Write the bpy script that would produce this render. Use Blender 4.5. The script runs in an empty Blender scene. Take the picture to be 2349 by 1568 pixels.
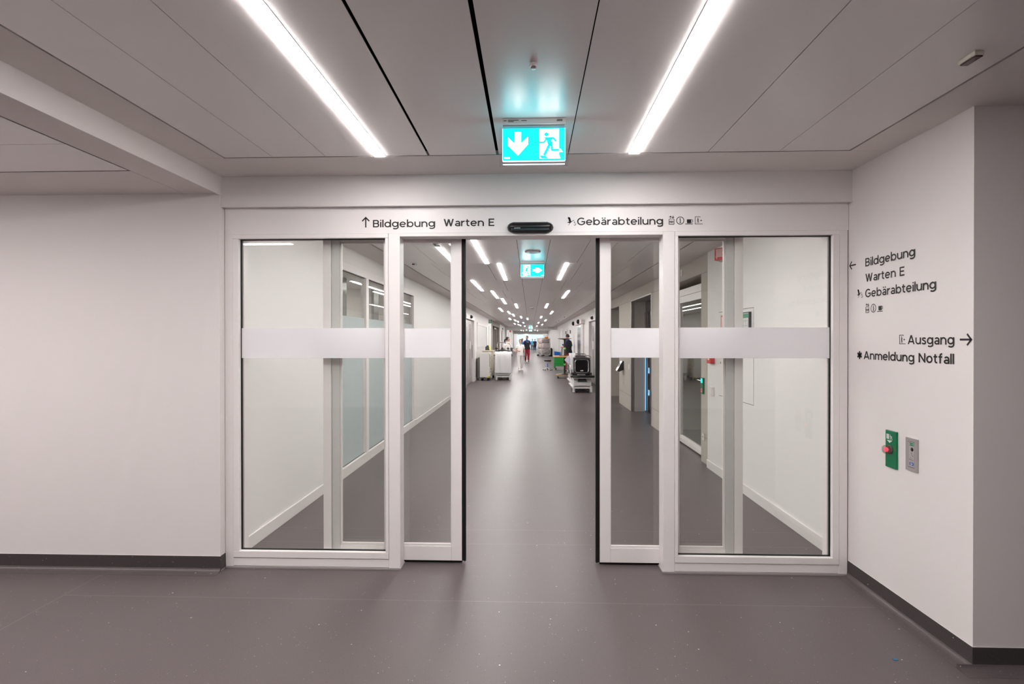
import bpy, bmesh, math, random
from mathutils import Vector, Matrix
random.seed(7)
PI = math.pi
SC = bpy.context.scene
COL = SC.collection

# ------------------------------------------------------------------ camera
F_PX, YAW, PITCH, ROLL, EYE = 1265.0, 0.0334, 0.0041, -0.0008, 1.6
cam = bpy.data.cameras.new('camera')
cam.sensor_width = 36.0
cam.lens = F_PX * 36.0 / 2349.0
cam.clip_end = 300
cam_o = bpy.data.objects.new('camera', cam)
COL.objects.link(cam_o)
cam_o.matrix_world = (Matrix.Translation((0, 0, EYE)) @ Matrix.Rotation(YAW, 4, 'Z') @
                      Matrix.Rotation(PI / 2 - PITCH, 4, 'X') @ Matrix.Rotation(ROLL, 4, 'Z'))
SC.camera = cam_o
# ------------------------------------------------------------------ world, exposure
world = bpy.data.worlds.new('world')
SC.world = world
world.use_nodes = True
world.node_tree.nodes['Background'].inputs[0].default_value = (0.75, 0.87, 1, 1)
world.node_tree.nodes['Background'].inputs[1].default_value = 0.4
SC.view_settings.view_transform = 'Standard'
SC.view_settings.look = 'None'
SC.view_settings.gamma = 1
SC.view_settings.use_curve_mapping = False
SC.view_settings.exposure = 0.0
SC.cycles.max_bounces = 9
SC.cycles.diffuse_bounces = 5
SC.cycles.glossy_bounces = 4
SC.cycles.transmission_bounces = 8
SC.cycles.transparent_max_bounces = 24
SC.cycles.sample_clamp_indirect = 25.0
SC.cycles.use_denoising = True
LOBBY_LAMP = 82.0      # emission of the two long lobby strips
HALL_LAMP = 65.0       # emission of the corridor strips

BAY_LAMP = 118.0


# ------------------------------------------------------------------ materials
def mat(name, color, rough=0.5, metal=0.0, spec=0.5, emit=None, strength=0.0, noise=0.0, scale=30.0, trans=0.0):
    m = bpy.data.materials.new(name)
    m.use_nodes = True
    nt = m.node_tree
    b = nt.nodes['Principled BSDF']
    b.inputs['Base Color'].default_value = (*color, 1)
    b.inputs['Roughness'].default_value = rough
    b.inputs['Metallic'].default_value = metal
    b.inputs['Specular IOR Level'].default_value = spec
    if trans:
        b.inputs['Transmission Weight'].default_value = trans
    if emit:
        b.inputs['Emission Color'].default_value = (*emit, 1)
        b.inputs['Emission Strength'].default_value = strength
    if noise:
        g = nt.nodes.new('ShaderNodeNewGeometry')
        n = nt.nodes.new('ShaderNodeTexNoise')
        n.inputs['Scale'].default_value = scale
        n.inputs['Detail'].default_value = 4
        r = nt.nodes.new('ShaderNodeMapRange')
        r.inputs['To Min'].default_value = 1 - noise
        r.inputs['To Max'].default_value = 1 + noise
        v = nt.nodes.new('ShaderNodeVectorMath')
        v.operation = 'SCALE'
        v.inputs[0].default_value = color
        nt.links.new(g.outputs['Position'], n.inputs['Vector'])
        nt.links.new(n.outputs['Fac'], r.inputs['Value'])
        nt.links.new(r.outputs['Result'], v.inputs['Scale'])
        nt.links.new(v.outputs[0], b.inputs['Base Color'])
    return m


def glass_mat(name, tint, rough=0.0, f0=0.04):
    """clear pane: Schlick mix of a straight-through and a mirror lobe"""
    m = bpy.data.materials.new(name)
    m.use_nodes = True
    nt = m.node_tree
    nt.nodes.clear()
    out = nt.nodes.new('ShaderNodeOutputMaterial')
    mix = nt.nodes.new('ShaderNodeMixShader')
    t = nt.nodes.new('ShaderNodeBsdfTransparent')
    t.inputs[0].default_value = (*tint, 1)
    g = nt.nodes.new('ShaderNodeBsdfGlossy')
    g.inputs['Roughness'].default_value = rough
    lw = nt.nodes.new('ShaderNodeLayerWeight')
    lw.inputs['Blend'].default_value = 0.5
    p = nt.nodes.new('ShaderNodeMath')
    p.operation = 'POWER'
    p.inputs[1].default_value = 5.0
    k = nt.nodes.new('ShaderNodeMath')
    k.operation = 'MULTIPLY_ADD'
    k.inputs[1].default_value = 1 - f0
    k.inputs[2].default_value = f0
    nt.links.new(lw.outputs['Facing'], p.inputs[0])
    nt.links.new(p.outputs[0], k.inputs[0])
    nt.links.new(k.outputs[0], mix.inputs[0])
    nt.links.new(t.outputs[0], mix.inputs[1])
    nt.links.new(g.outputs[0], mix.inputs[2])
    nt.links.new(mix.outputs[0], out.inputs[0])
    return m


def film_mat(name, color, transl=0.45):
    m = bpy.data.materials.new(name)
    m.use_nodes = True
    nt = m.node_tree
    nt.nodes.clear()
    out = nt.nodes.new('ShaderNodeOutputMaterial')
    mix = nt.nodes.new('ShaderNodeMixShader')
    mix.inputs[0].default_value = transl
    d = nt.nodes.new('ShaderNodeBsdfDiffuse')
    d.inputs[0].default_value = (*color, 1)
    t = nt.nodes.new('ShaderNodeBsdfTranslucent')
    t.inputs[0].default_value = (*color, 1)
    nt.links.new(d.outputs[0], mix.inputs[1])
    nt.links.new(t.outputs[0], mix.inputs[2])
    nt.links.new(mix.outputs[0], out.inputs[0])
    return m


def floor_mat(name, base, rough=0.37, spec=0.26, seams=True):
    """grey vinyl: fine grain, sparse pale and dark flecks, thin welded seams"""
    m = mat(name, base, rough, 0, spec)
    nt = m.node_tree
    N, L = nt.nodes, nt.links
    b = N['Principled BSDF']
    geo = N.new('ShaderNodeNewGeometry')

    def math_(op, a, c=None):
        n = N.new('ShaderNodeMath')
        n.operation = op
        for i, v in enumerate((a, c)):
            if v is None:
                continue
            if isinstance(v, (int, float)):
                n.inputs[i].default_value = v
            else:
                L.new(v, n.inputs[i])
        return n.outputs[0]

    def flecks(scale, size, keep):
        v = N.new('ShaderNodeTexVoronoi')
        v.inputs['Scale'].default_value = scale
        L.new(geo.outputs['Position'], v.inputs['Vector'])
        sep = N.new('ShaderNodeSeparateColor')
        L.new(v.outputs['Color'], sep.inputs[0])
        rad = math_('MULTIPLY', sep.outputs[1], size)
        inside = math_('LESS_THAN', v.outputs['Distance'], rad)
        kept = math_('GREATER_THAN', sep.outputs[0], keep)
        return math_('MULTIPLY', inside, kept)
    grain = N.new('ShaderNodeTexNoise')
    grain.inputs['Scale'].default_value = 190
    grain.inputs['Detail'].default_value = 3
    L.new(geo.outputs['Position'], grain.inputs['Vector'])
    cloud = N.new('ShaderNodeTexNoise')
    cloud.inputs['Scale'].default_value = 0.9
    cloud.inputs['Detail'].default_value = 3
    L.new(geo.outputs['Position'], cloud.inputs['Vector'])
    g1 = math_('ADD', math_('MULTIPLY', grain.outputs['Fac'], 0.6), math_('MULTIPLY', cloud.outputs['Fac'], 0.12))
    g1 = math_('ADD', g1, 0.64)
    sc = N.new('ShaderNodeVectorMath')
    sc.operation = 'SCALE'
    sc.inputs[0].default_value = base
    L.new(g1, sc.inputs['Scale'])

    def over(prev, fac, color):
        mx = N.new('ShaderNodeMix')
        mx.data_type = 'RGBA'
        L.new(fac, mx.inputs['Factor'])
        L.new(prev, mx.inputs[6])
        mx.inputs[7].default_value = (*color, 1)
        return mx.outputs[2]
    c = over(sc.outputs[0], flecks(70, 0.16, 0.72), tuple(x * 0.45 for x in base))
    c = over(c, flecks(42, 0.13, 0.80), (0.30, 0.28, 0.27))
    c = over(c, flecks(58, 0.13, 0.80), (0.40, 0.37, 0.36))
    c = over(c, flecks(17, 0.072, 0.38), (0.62, 0.60, 0.58))
    # welded seams
    sx = N.new('ShaderNodeSeparateXYZ')
    L.new(geo.outputs['Position'], sx.inputs[0])
    seam = None
    for axis, val, w in ((1, 3.36, .0016), (0, -2.93, .0016), (1, 4.63, .0014), (1, 4.31, .0014), (1, 9.1, .002), (1, 16.0, .003)):
        d = math_('ABSOLUTE', math_('SUBTRACT', sx.outputs[axis], val))
        f = math_('LESS_THAN', d, w)
        if val == 3.36:
            f = math_('MULTIPLY', f, math_('GREATER_THAN', sx.outputs[0], -2.93))
        if val in (9.1, 16.0):
            f = math_('MULTIPLY', f, math_('LESS_THAN', math_('ABSOLUTE', sx.outputs[0]), 2.2))
        seam = f if seam is None else math_('MAXIMUM', seam, f)
    if seams:
        c = over(c, math_('MULTIPLY', seam, 0.35), (0.40, 0.38, 0.37))
    L.new(c, b.inputs['Base Color'])
    return m


def ceiling_mat(name, color, rough):
    """coated, finely perforated metal panels"""
    m = mat(name, color, rough, 0.0, 0.5)
    m.node_tree.nodes['Principled BSDF'].inputs['IOR'].default_value = 1.9
    return m


M = {
    'wall': mat('wall_paint', (0.76, 0.712, 0.706), 0.55, spec=0.3, noise=0.01, scale=400),
    'fascia': mat('wall_paint_fascia', (0.74, 0.695, 0.69), 0.55, spec=0.3),
    'wall_white': mat('corridor_paint', (0.79, 0.77, 0.755), 0.5, spec=0.35),
    'plaster': mat('plaster', (0.75, 0.705, 0.69), 0.75, spec=0.2),
    'metal_ceiling': ceiling_mat('coated_metal_panels', (0.78, 0.735, 0.73), 0.32),
    'void': mat('ceiling_void', (0.01, 0.01, 0.01), 0.9, spec=0.0),
    'floor': floor_mat('speckled_vinyl', (0.114, 0.094, 0.094)),
    'cove': floor_mat('speckled_vinyl_cove', (0.060, 0.050, 0.050), 0.5, 0.3, False),
    'cove_foot': floor_mat('speckled_vinyl_foot', (0.106, 0.088, 0.088), 0.37, 0.3, False),
    'frame': mat('powder_coated_white', (0.80, 0.752, 0.748), 0.38, spec=0.45),
    'frame_line': mat('frame_joint', (0.30, 0.28, 0.28), 0.6),
    'gasket': mat('black_rubber', (0.008, 0.008, 0.008), 0.55, spec=0.3),
    'black': mat('black_plastic', (0.006, 0.006, 0.007), 0.35, spec=0.4),
    'black_gloss': mat('black_gloss', (0.004, 0.004, 0.005), 0.12),
    'vinyl_black': mat('lettering_vinyl', (0.018, 0.016, 0.016), 0.5, spec=0.3),
    'white_base': mat('white_skirting', (0.76, 0.73, 0.715), 0.45),
    'glass': glass_mat('clear_glass', (0.975, 0.98, 0.97)),
    'film': film_mat('frosted_film', (0.93, 0.915, 0.93)),
    'frost_blue': mat('frosted_partition', (0.46, 0.51, 0.52), 0.55, spec=0.3, noise=0.07, scale=14),
    'steel': mat('brushed_steel', (0.46, 0.43, 0.41), 0.3, 1.0),
    'steel_dark': mat('dark_brushed_steel', (0.22, 0.20, 0.19), 0.35, 1.0),
    'lift_grey': mat('lift_lining_grey', (0.46, 0.42, 0.385), 0.45),
    'lift_dark': mat('lift_door_grey', (0.13, 0.13, 0.135), 0.25, 0.5),
    'frame_shaded': mat('powder_coated_shaded', (0.60, 0.585, 0.58), 0.4),  # frame white toned down: shade on the trailing stile put into the colour
    'chrome': mat('chrome', (0.72, 0.71, 0.70), 0.12, 1.0),
    'concrete': mat('beige_fair_faced_concrete', (0.47, 0.43, 0.385), 0.7, noise=0.06, scale=9),
    'concrete_dark': mat('grey_concrete', (0.30, 0.275, 0.25), 0.7, noise=0.06, scale=9),
    'joint': mat('shadow_joint', (0.10, 0.09, 0.085), 0.8),
    'cart': mat('cart_white', (0.77, 0.755, 0.74), 0.4),
    'cream': mat('cart_cream', (0.72, 0.66, 0.54), 0.45),
    'yellow': mat('yellow_plastic', (0.85, 0.72, 0.03), 0.4),
    'linen': mat('white_linen', (0.80, 0.79, 0.80), 0.8, noise=0.03, scale=25),
    'linen_violet': mat('pale_violet_linen', (0.66, 0.62, 0.74), 0.8),
    'pad': mat('black_vinyl_pad', (0.012, 0.012, 0.013), 0.35),
    'pad_grey': mat('charcoal_pad', (0.06, 0.06, 0.06), 0.5),
    'bed_metal': mat('bed_frame_grey', (0.62, 0.61, 0.60), 0.35),
    'wood': mat('beech_top', (0.62, 0.33, 0.13), 0.35, noise=0.15, scale=7),
    'column': mat('table_column_dark', (0.055, 0.045, 0.042), 0.35, 0.6),
    'green_crate': mat('green_crate', (0.015, 0.30, 0.045), 0.4),
    'blue': mat('blue_plastic', (0.012, 0.13, 0.55), 0.4),
    'lime': mat('lime_tape', (0.33, 0.80, 0.20), 0.5),
    'bag': mat('clear_plastic_bag', (0.55, 0.47, 0.48), 0.2, noise=0.5, scale=9),
    'bag_grey': mat('grey_plastic_bag', (0.36, 0.32, 0.31), 0.2, noise=0.55, scale=10),
    'pink': mat('pink_linen', (0.78, 0.60, 0.56), 0.7),
    'orange': mat('orange_plastic', (0.85, 0.33, 0.07), 0.5),
    'green_dark': mat('emergency_green', (0.0, 0.155, 0.062), 0.3),
    'pale_mark': mat('pale_print', (0.62, 0.62, 0.60), 0.5),
    'alu': mat('anodised_plate', (0.42, 0.385, 0.385), 0.4, 0.35),
    'alu_light': mat('anodised_inlay', (0.48, 0.445, 0.44), 0.4, 0.3),
    'print_blue': mat('print_blue', (0.01, 0.10, 0.42), 0.4),
    'print_green': mat('print_green', (0.0, 0.20, 0.09), 0.4),
    'red_sign': mat('red_sign', (0.62, 0.035, 0.045), 0.35),
    'red_pale': mat('red_sign_print', (0.80, 0.62, 0.60), 0.4),
    'paper': mat('paper', (0.72, 0.71, 0.70), 0.6),
    'ivory': mat('ivory_plastic', (0.70, 0.655, 0.58), 0.45),
    'ruby': mat('dark_red_lens', (0.06, 0.004, 0.008), 0.12),
    'cyan_lit': mat('lit_green_panel', (0.0, 0.1, 0.1), 0.4, emit=(0.0, 0.74, 0.84), strength=3.4),
    'white_lit': mat('lit_white_panel', (0.3, 0.3, 0.3), 0.4, emit=(0.92, 1.0, 1.0), strength=6.0),
    'edge_lit': mat('lit_edge', (0.5, 0.5, 0.5), 0.3, emit=(0.75, 0.88, 1.0), strength=1.3),
    'acrylic': glass_mat('clear_acrylic', (0.97, 0.975, 0.985)),
    'lobby_lamp': mat('lobby_diffuser', (0.8, 0.8, 0.8), 0.6, emit=(1.0, 0.965, 0.945), strength=LOBBY_LAMP),
    'hall_lamp': mat('corridor_diffuser', (0.8, 0.8, 0.8), 0.6, emit=(1.0, 0.975, 0.955), strength=HALL_LAMP),
    'bay_lamp': mat('bay_diffuser', (0.8, 0.8, 0.8), 0.6, emit=(1.0, 0.95, 0.93), strength=BAY_LAMP),
    'red_lamp': mat('red_indicator', (0.3, 0.02, 0.03), 0.3, emit=(1.0, 0.05, 0.10), strength=1.6),
    'blue_lamp_and_reflection': mat('blue_glow', (0.1, 0.2, 0.4), 0.3, emit=(0.25, 0.62, 1.0), strength=1.4),
    'window_glow': mat('daylight_pane', (0.1, 0.1, 0.1), 0.3, emit=(0.62, 0.86, 1.0), strength=1.25),
    'knob_clear': glass_mat('clear_knob', (0.86, 0.78, 0.74), 0.05, 0.10),
    'skin': mat('skin', (0.60, 0.35, 0.27), 0.5),
    'skin_b': mat('skin_ruddy', (0.55, 0.29, 0.22), 0.5),
    'hair_dark': mat('hair_dark', (0.022, 0.014, 0.012), 0.5),
    'hair_brown': mat('hair_brown', (0.040, 0.025, 0.019), 0.5),
    'hair_grey': mat('hair_grey', (0.24, 0.20, 0.18), 0.5),
    'scrub_white': mat('white_scrubs', (0.80, 0.765, 0.75), 0.75),
    'scrub_blue': mat('light_blue_scrubs', (0.08, 0.46, 0.72), 0.7),
    'polo_blue': mat('royal_blue_polo', (0.012, 0.085, 0.42), 0.7),
    'vest': mat('black_vest', (0.007, 0.007, 0.011), 0.7),
    'trousers_red': mat('red_trousers', (0.33, 0.012, 0.026), 0.7),
    'dark_cloth': mat('black_clothing', (0.012, 0.013, 0.02), 0.7),
    'navy': mat('slate_trousers', (0.07, 0.11, 0.16), 0.7),
    'shoe_white': mat('white_shoes', (0.72, 0.70, 0.69), 0.5),
    'shoe_black': mat('black_shoes', (0.01, 0.01, 0.01), 0.4),
    'eye': mat('eye', (0.02, 0.015, 0.012), 0.2),
    'lip': mat('lip', (0.38, 0.12, 0.11), 0.5),
    'badge': mat('badge_gold', (0.65, 0.55, 0.22), 0.4),
    'grey_box': mat('grey_plastic', (0.055, 0.058, 0.062), 0.45),
    'grey_board': mat('grey_board', (0.33, 0.33, 0.34), 0.5),
    'glazed_grey': mat('grey_glazing', (0.30, 0.31, 0.31), 0.15),
}


# ------------------------------------------------------------------ mesh helpers
class MB:
    def __init__(s):
        s.v, s.f, s.smooth = [], [], []

    def add(s, vs, fs, smooth=False):
        o = len(s.v)
        s.v += [tuple(p) for p in vs]
        s.f += [tuple(i + o for i in f) for f in fs]
        s.smooth += [smooth] * len(fs)
        return s

    def box(s, x0, x1, y0, y1, z0, z1):
        x0, x1 = min(x0, x1), max(x0, x1)
        y0, y1 = min(y0, y1), max(y0, y1)
        z0, z1 = min(z0, z1), max(z0, z1)
        vs = [(x, y, z) for z in (z0, z1) for y in (y0, y1) for x in (x0, x1)]
        return s.add(vs, [(0, 2, 3, 1), (4, 5, 7, 6), (0, 1, 5, 4), (2, 6, 7, 3), (0, 4, 6, 2), (1, 3, 7, 5)])

    def prism(s, pts, vec):
        """closed polygon of 3d points swept by vec"""
        n = len(pts)
        vec = Vector(vec)
        a = [Vector(p) for p in pts]
        vs = a + [p + vec for p in a]
        fs = [tuple(range(n))[::-1], tuple(range(n, 2 * n))]
        fs += [(i, (i + 1) % n, n + (i + 1) % n, n + i) for i in range(n)]
        return s.add(vs, fs)

    def rings(s, rings, cap=True, smooth=True):
        n = len(rings[0])
        vs = [p for r in rings for p in r]
        fs = []
        for k in range(len(rings) - 1):
            for i in range(n):
                j = (i + 1) % n
                fs.append((k * n + i, k * n + j, (k + 1) * n + j, (k + 1) * n + i))
        s.add(vs, fs, smooth)
        if cap:
            s.add(rings[0], [tuple(range(n))[::-1]])
            s.add(rings[-1], [tuple(range(n))])
        return s

    def tube(s, pts, r, n=8, cap=True, smooth=True):
        pts = [Vector(p) for p in pts]
        rs = r if isinstance(r, (list, tuple)) else [r] * len(pts)
        t0 = (pts[1] - pts[0]).normalized()
        ref = Vector((0, 0, 1)) if abs(t0.z) < 0.9 else Vector((0, 1, 0))
        u = t0.cross(ref).normalized()
        rings = []
        for i, p in enumerate(pts):
            if i == 0:
                t = pts[1] - p
            elif i == len(pts) - 1:
                t = p - pts[-2]
            else:
                t = (p - pts[i - 1]).normalized() + (pts[i + 1] - p).normalized()
            t.normalize()
            u = (u - t * u.dot(t)).normalized()
            w = t.cross(u)
            rings.append([p + (u * math.cos(a) + w * math.sin(a)) * rs[i] for a in [2 * PI * k / n for k in range(n)]])
        return s.rings(rings, cap, smooth)

    def loft(s, secs, n=12, cap=True):
        """secs: (x,y,z,rx,ry) horizontal ellipses"""
        return s.rings([[(x + rx * math.cos(a), y + ry * math.sin(a), z) for a in [2 * PI * k / n for k in range(n)]]
                        for x, y, z, rx, ry in secs], cap)

    def lathe(s, c, prof, axis='Z', n=24):
        rr = []
        for r, h in prof:
            ring = []
            for k in range(n):
                a = 2 * PI * k / n
                p = (r * math.cos(a), r * math.sin(a), h)
                if axis == 'Y':
                    p = (p[0], p[2], p[1])
                if axis == 'X':
                    p = (p[2], p[0], p[1])
                ring.append((c[0] + p[0], c[1] + p[1], c[2] + p[2]))
            rr.append(ring)
        return s.rings(rr)

    def cyl(s, p0, p1, r, n=16):
        return s.tube([p0, p1], r, n, True, n > 10)

    def ell(s, c, r, n=12, m=8):
        rr = []
        for i in range(m + 1):
            t = PI * i / m
            rr.append([(c[0] + r[0] * max(math.sin(t), .02) * math.cos(2 * PI * k / n), c[1] + r[1] * max(math.sin(t), .02) * math.sin(2 * PI * k / n),
                        c[2] - r[2] * math.cos(t)) for k in range(n)])
        return s.rings(rr)

    def build(s, name, m, parent=None, bevel=0.0, seg=2, **props):
        me = bpy.data.meshes.new(name)
        me.from_pydata(s.v, [], s.f)
        me.update()
        bm = bmesh.new()
        bm.from_mesh(me)
        bmesh.ops.recalc_face_normals(bm, faces=bm.faces)
        bm.to_mesh(me)
        bm.free()
        if len(me.polygons) == len(s.smooth):
            me.polygons.foreach_set('use_smooth', s.smooth)
        me.materials.append(M[m] if isinstance(m, str) else m)
        o = bpy.data.objects.new(name, me)
        COL.objects.link(o)
        if parent:
            o.parent = parent
        if bevel:
            b = o.modifiers.new('bevel', 'BEVEL')
            b.width = bevel
            b.segments = seg
            b.limit_method = 'ANGLE'
        for k, v in props.items():
            o[k] = v
        return o


def part(name, m, parent, fn, bevel=0.0, **kw):
    b = MB()
    fn(b)
    return b.build(name, m, parent, bevel, **kw)


def thing(name, label, cat, loc=(0, 0, 0), rz=0.0, group=None):
    o = bpy.data.objects.new(name, None)
    o.empty_display_size = 0.1
    COL.objects.link(o)
    o.location = loc
    o.rotation_euler = (0, 0, rz)
    o['label'] = label
    o['category'] = cat
    if group:
        o['group'] = group
    return o


def tag(o, label, cat, group=None):
    o['label'] = label
    o['category'] = cat
    if group:
        o['group'] = group
    return o


def split_walls(name, m, boxes):
    for q in boxes:
        struct(name, m, lambda b: b.box(*q))


def struct(name, m, fn, bevel=0.0, parent=None):
    b = MB()
    fn(b)
    o = b.build(name, m, parent, bevel)
    if not parent:
        o['kind'] = 'structure'
    return o


def dup(root, loc, rz=None, label=None, group=None):
    r = root.copy()
    COL.objects.link(r)
    r.location = loc
    if rz is not None:
        r.rotation_euler = (0, 0, rz)
    if label:
        r['label'] = label
    if group:
        r['group'] = group
    for ch in list(root.children):
        c = ch.copy()
        COL.objects.link(c)
        c.parent = r
        for g in list(ch.children):
            d = g.copy()
            COL.objects.link(d)
            d.parent = c
    return r


# ------------------------------------------------------------------ the shell
D = 3.80            # front plane of the door screen
ZC = 2.73           # lobby ceiling
ZK = 2.69           # corridor ceiling
XL, XR, CX = -2.16, 2.22, 2.25
YE = 96.0

struct('floor', 'floor', lambda b: b.box(-9, 7, -7, YE + 1, -0.1, 0))

# lobby walls
struct('wall_left', 'wall', lambda b: b.box(-8.2, -2.145, 3.74, 3.98, 0, 2.61))
struct('wall_right', 'wall', lambda b: b.box(2.15, 6.4, 2.75, 3.98, 0, ZC))
struct('wall_far_left', 'wall', lambda b: b.box(-8.3, -8.1, -5.2, 3.75, 0, 2.9))
struct('wall_far_right', 'wall', lambda b: b.box(6.2, 6.4, -5.2, 2.76, 0, 2.9))
struct('wall_back', 'wall', lambda b: b.box(-8.3, 6.4, -5.4, -5.2, 0, 2.9))
struct('wall_header', 'fascia', lambda b: b.box(-2.146, 2.151, 3.76, 3.98, 2.52, ZC + .1))


# coved dark skirting: upright strip and a rounded foot running out onto the floor
UP = [(0.0, .012), (.0075, .012), (.0055, .03), (.004, .105), (0, .105)]
FOOT = [(0, 0), (.078, 0), (.078, .0012), (.04, .002), (.026, .0045), (.017, .009), (.011, .0155), (.0078, .023), (0, .023)]


def cove(prof, x0, y0, x1, y1, nx, ny):
    """run from (x0, y0) to (x1, y1); prof in (distance from wall, height)"""
    b = MB()
    b.rings([[(x + nx * d, y + ny * d, z) for d, z in prof] for x, y in ((x0, y0), (x1, y1))], True, False)
    return b


for nm, args in (('left', (-8.1, 3.74, -2.141, 3.74, 0, -1)), ('right', (2.15, 2.746, 2.15, 3.80, -1, 0)), ('right_return', (2.146, 2.75, 6.2, 2.75, 0, -1)), ('left_return', (-2.145, 3.736, -2.145, 3.80, 1, 0))):
    cove(UP, *args).build('baseboard_' + nm, 'cove')['kind'] = 'structure'
    if 'return' not in nm:
        cove(FOOT, *args).build('baseboard_%s_foot' % nm, 'cove_foot')['kind'] = 'structure'
cove(FOOT, 2.072, 2.75, 6.2, 2.75, 0, -1).build('baseboard_right_return_foot', 'cove_foot')['kind'] = 'structure'
struct('trim_2', 'wall_white', lambda b: [b.box(2.1455, 2.1475, 2.748, 3.80, .105, .108), b.box(2.148, 6.2, 2.7455, 2.7475, .105, .108)])
struct('trim_1', 'wall_white', lambda b: b.box(-8.1, -2.141, 3.7365, 3.7385, 0.105, 0.108))


# lobby ceiling: plaster border, metal panels with open joints, dark void above
def lobby_border(b):
    g = 3.377
    b.box(-2.145, 2.3, g, 3.78, ZC, ZC + .03)
    b.box(-2.145, -1.905, -5.2, g - .0025, ZC, ZC + .03)
    b.box(1.918, 6.3, -5.2, g - .0025, ZC, ZC + .03)


struct('ceiling', 'plaster', lobby_border)
SEAMS = [(-1.90, .012), (-1.592, .003), (-1.263, .003), (-.925, .066), (-.622, .014), (-.200, .017), (.230, .005), (.628, .066), (1.070, .004), (1.493, .003), (1.912, .014)]


def lobby_panels(b):
    for (xa, wa), (xb, wb) in zip(SEAMS[:-1], SEAMS[1:]):
        b.box(xa + wa / 2, xb - wb / 2, -5.2, 3.364, ZC, ZC + .004)


struct('ceiling_panels', 'metal_ceiling', lobby_panels)
struct('ceiling_void', 'void', lambda b: b.box(-2.1, 6.3, -5.3, 3.76, ZC + .045, ZC + .06))


# lower ceiling bay on the left with its edge face
def low_border(b):
    z = 2.61
    b.box(-2.385, -2.145, -5.2, 3.76, z, z + .2)
    b.box(-8.2, -2.388, 3.225, 3.76, z, z + .2)


struct('ceiling_left_bay', 'plaster', low_border)


def low_panels(b):
    ys = [3.212, 2.768, 2.325, 1.88, 1.44, 1.0, .55, .1, -.8, -1.7, -2.6, -3.5, -5.2]
    for a, c in zip(ys[:-1], ys[1:]):
        b.box(-8.2, -2.399, c + .002, a - .002, 2.61, 2.614)


struct('ceiling_left_panels', 'metal_ceiling', low_panels)
struct('ceiling_left_void', 'void', lambda b: b.box(-8.2, -2.3, -5.2, 3.3, 2.66, 2.68))
struct('wall_bulkhead', 'wall', lambda b: b.box(-2.151, -2.139, -5.2, 3.76, 2.6, ZC + .05))


# corridor walls ------------------------------------------------------------
x0, x1 = XL - .2, XL
split_walls('wall_corridor_left', 'wall_white', [
    (x0, x1, 3.98, 5.72, 0, ZK + .1),
    (x0, x1, 5.72, 10.27, 2.51, ZK + .1),
    (x0, x1, 10.27, 18.25, 0, ZK + .1),
    (x0, x1, 18.25, 21.1, 2.33, ZK + .1),
    (x0, x1, 21.1, 30.3, 0, ZK + .1),
])
split_walls('wall_corridor_left_far', 'wall_white', [(XL - .2, XL, 39.2, 40.2, 0, ZK + .1), (XL - .2, XL, 40.2, 43.0, 2.33, ZK + .1), (XL - .2, XL, 43.0, 46.6, 0, ZK + .1), (XL - .2, XL, 50.5, YE, 0, ZK + .1)])
# dark stone lining around the far left lifts
split_walls('wall_lift_surround', 'concrete_dark', [(XL - .5, XL - .01, 30.3, 31.6, 0, ZK + .1), (XL - .5, XL - .01, 31.6, 38.4, 2.42, ZK + .1),
                                                   (XL - .5, XL - .01, 38.4, 39.2, 0, ZK + .1), (XL - .7, XL - .5, 30.3, 39.2, 0, ZK + .1)])


x0, x1 = XR, XR + .2
split_walls('wall_corridor_right', 'wall_white', [
    (x0, x1, 3.98, 6.99, 0, ZK + .1),
    (x0, x1, 17.6, 18.1, 0, ZK + .1),
    (x0, x1, 18.1, 21.0, 2.45, ZK + .1),
    (x0, x1, 21.0, YE, 0, ZK + .1),
])


# fair-faced concrete core with the glazed door, the lift recess and a passage
x0 = CX
x1 = CX + .37
split_walls('wall_concrete_core', 'concrete', [
    (x0, x1, 6.99, 7.35, 0, ZK + .1),
    (x0, x1, 7.35, 9.25, 2.46, ZK + .1),
    (x0, CX + .10, 9.25, 10.34, 0, ZK + .1),
    (x0, x1, 10.34, 12.42, 2.47, ZK + .1),
    (x0, x1, 12.42, 14.08, 0, ZK + .1),
    (x0, x1, 14.08, 15.75, 2.47, ZK + .1),
    (x0, x1, 15.75, 17.6, 0, ZK + .1),
    (x1, x1 + .2, 12.42, 12.6, 0, ZK),
    (2.9, 6.2, 15.75, 15.95, 0, ZK),
    (6.0, 6.2, 13.9, 15.95, 0, ZK),
    (x1, 6.2, 13.88, 14.08, 0, ZK),
    (x1, 2.95, 15.75, 15.95, 0, ZK),
])


def core_joints(b):
    for y0, y1 in ((6.995, 7.235), (9.26, 10.33), (12.43, 14.07), (15.76, 17.59)):
        b.box(CX - .0012, CX + .0005, y0, y1, .335, .339)
    b.box(CX - .0012, CX + .0005, 6.995, 17.59, 2.462, 2.466)
    b.box(2.62, 6.0, 15.747, 15.752, .335, .339)


struct('trim_concrete_joints', 'joint', core_joints)
struct('ceiling_passage', 'plaster', lambda b: b.box(2.5, 6.2, 7, 16.0, 2.56, 2.6))


# rooms behind glass: left partition room, right glazed-door room

split_walls('wall_left_room', 'wall_white', [
    (-5.2, -5.0, 5.2, 11.0, 0, 2.7),
    (-5.0, XL - .2, 5.2, 5.4, 0, 2.7),
    (-5.0, XL - .2, 10.8, 11.0, 0, 2.7),
    (-5.2, XL - .2, 5.2, 11.0, 2.6, 2.75),
])



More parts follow.
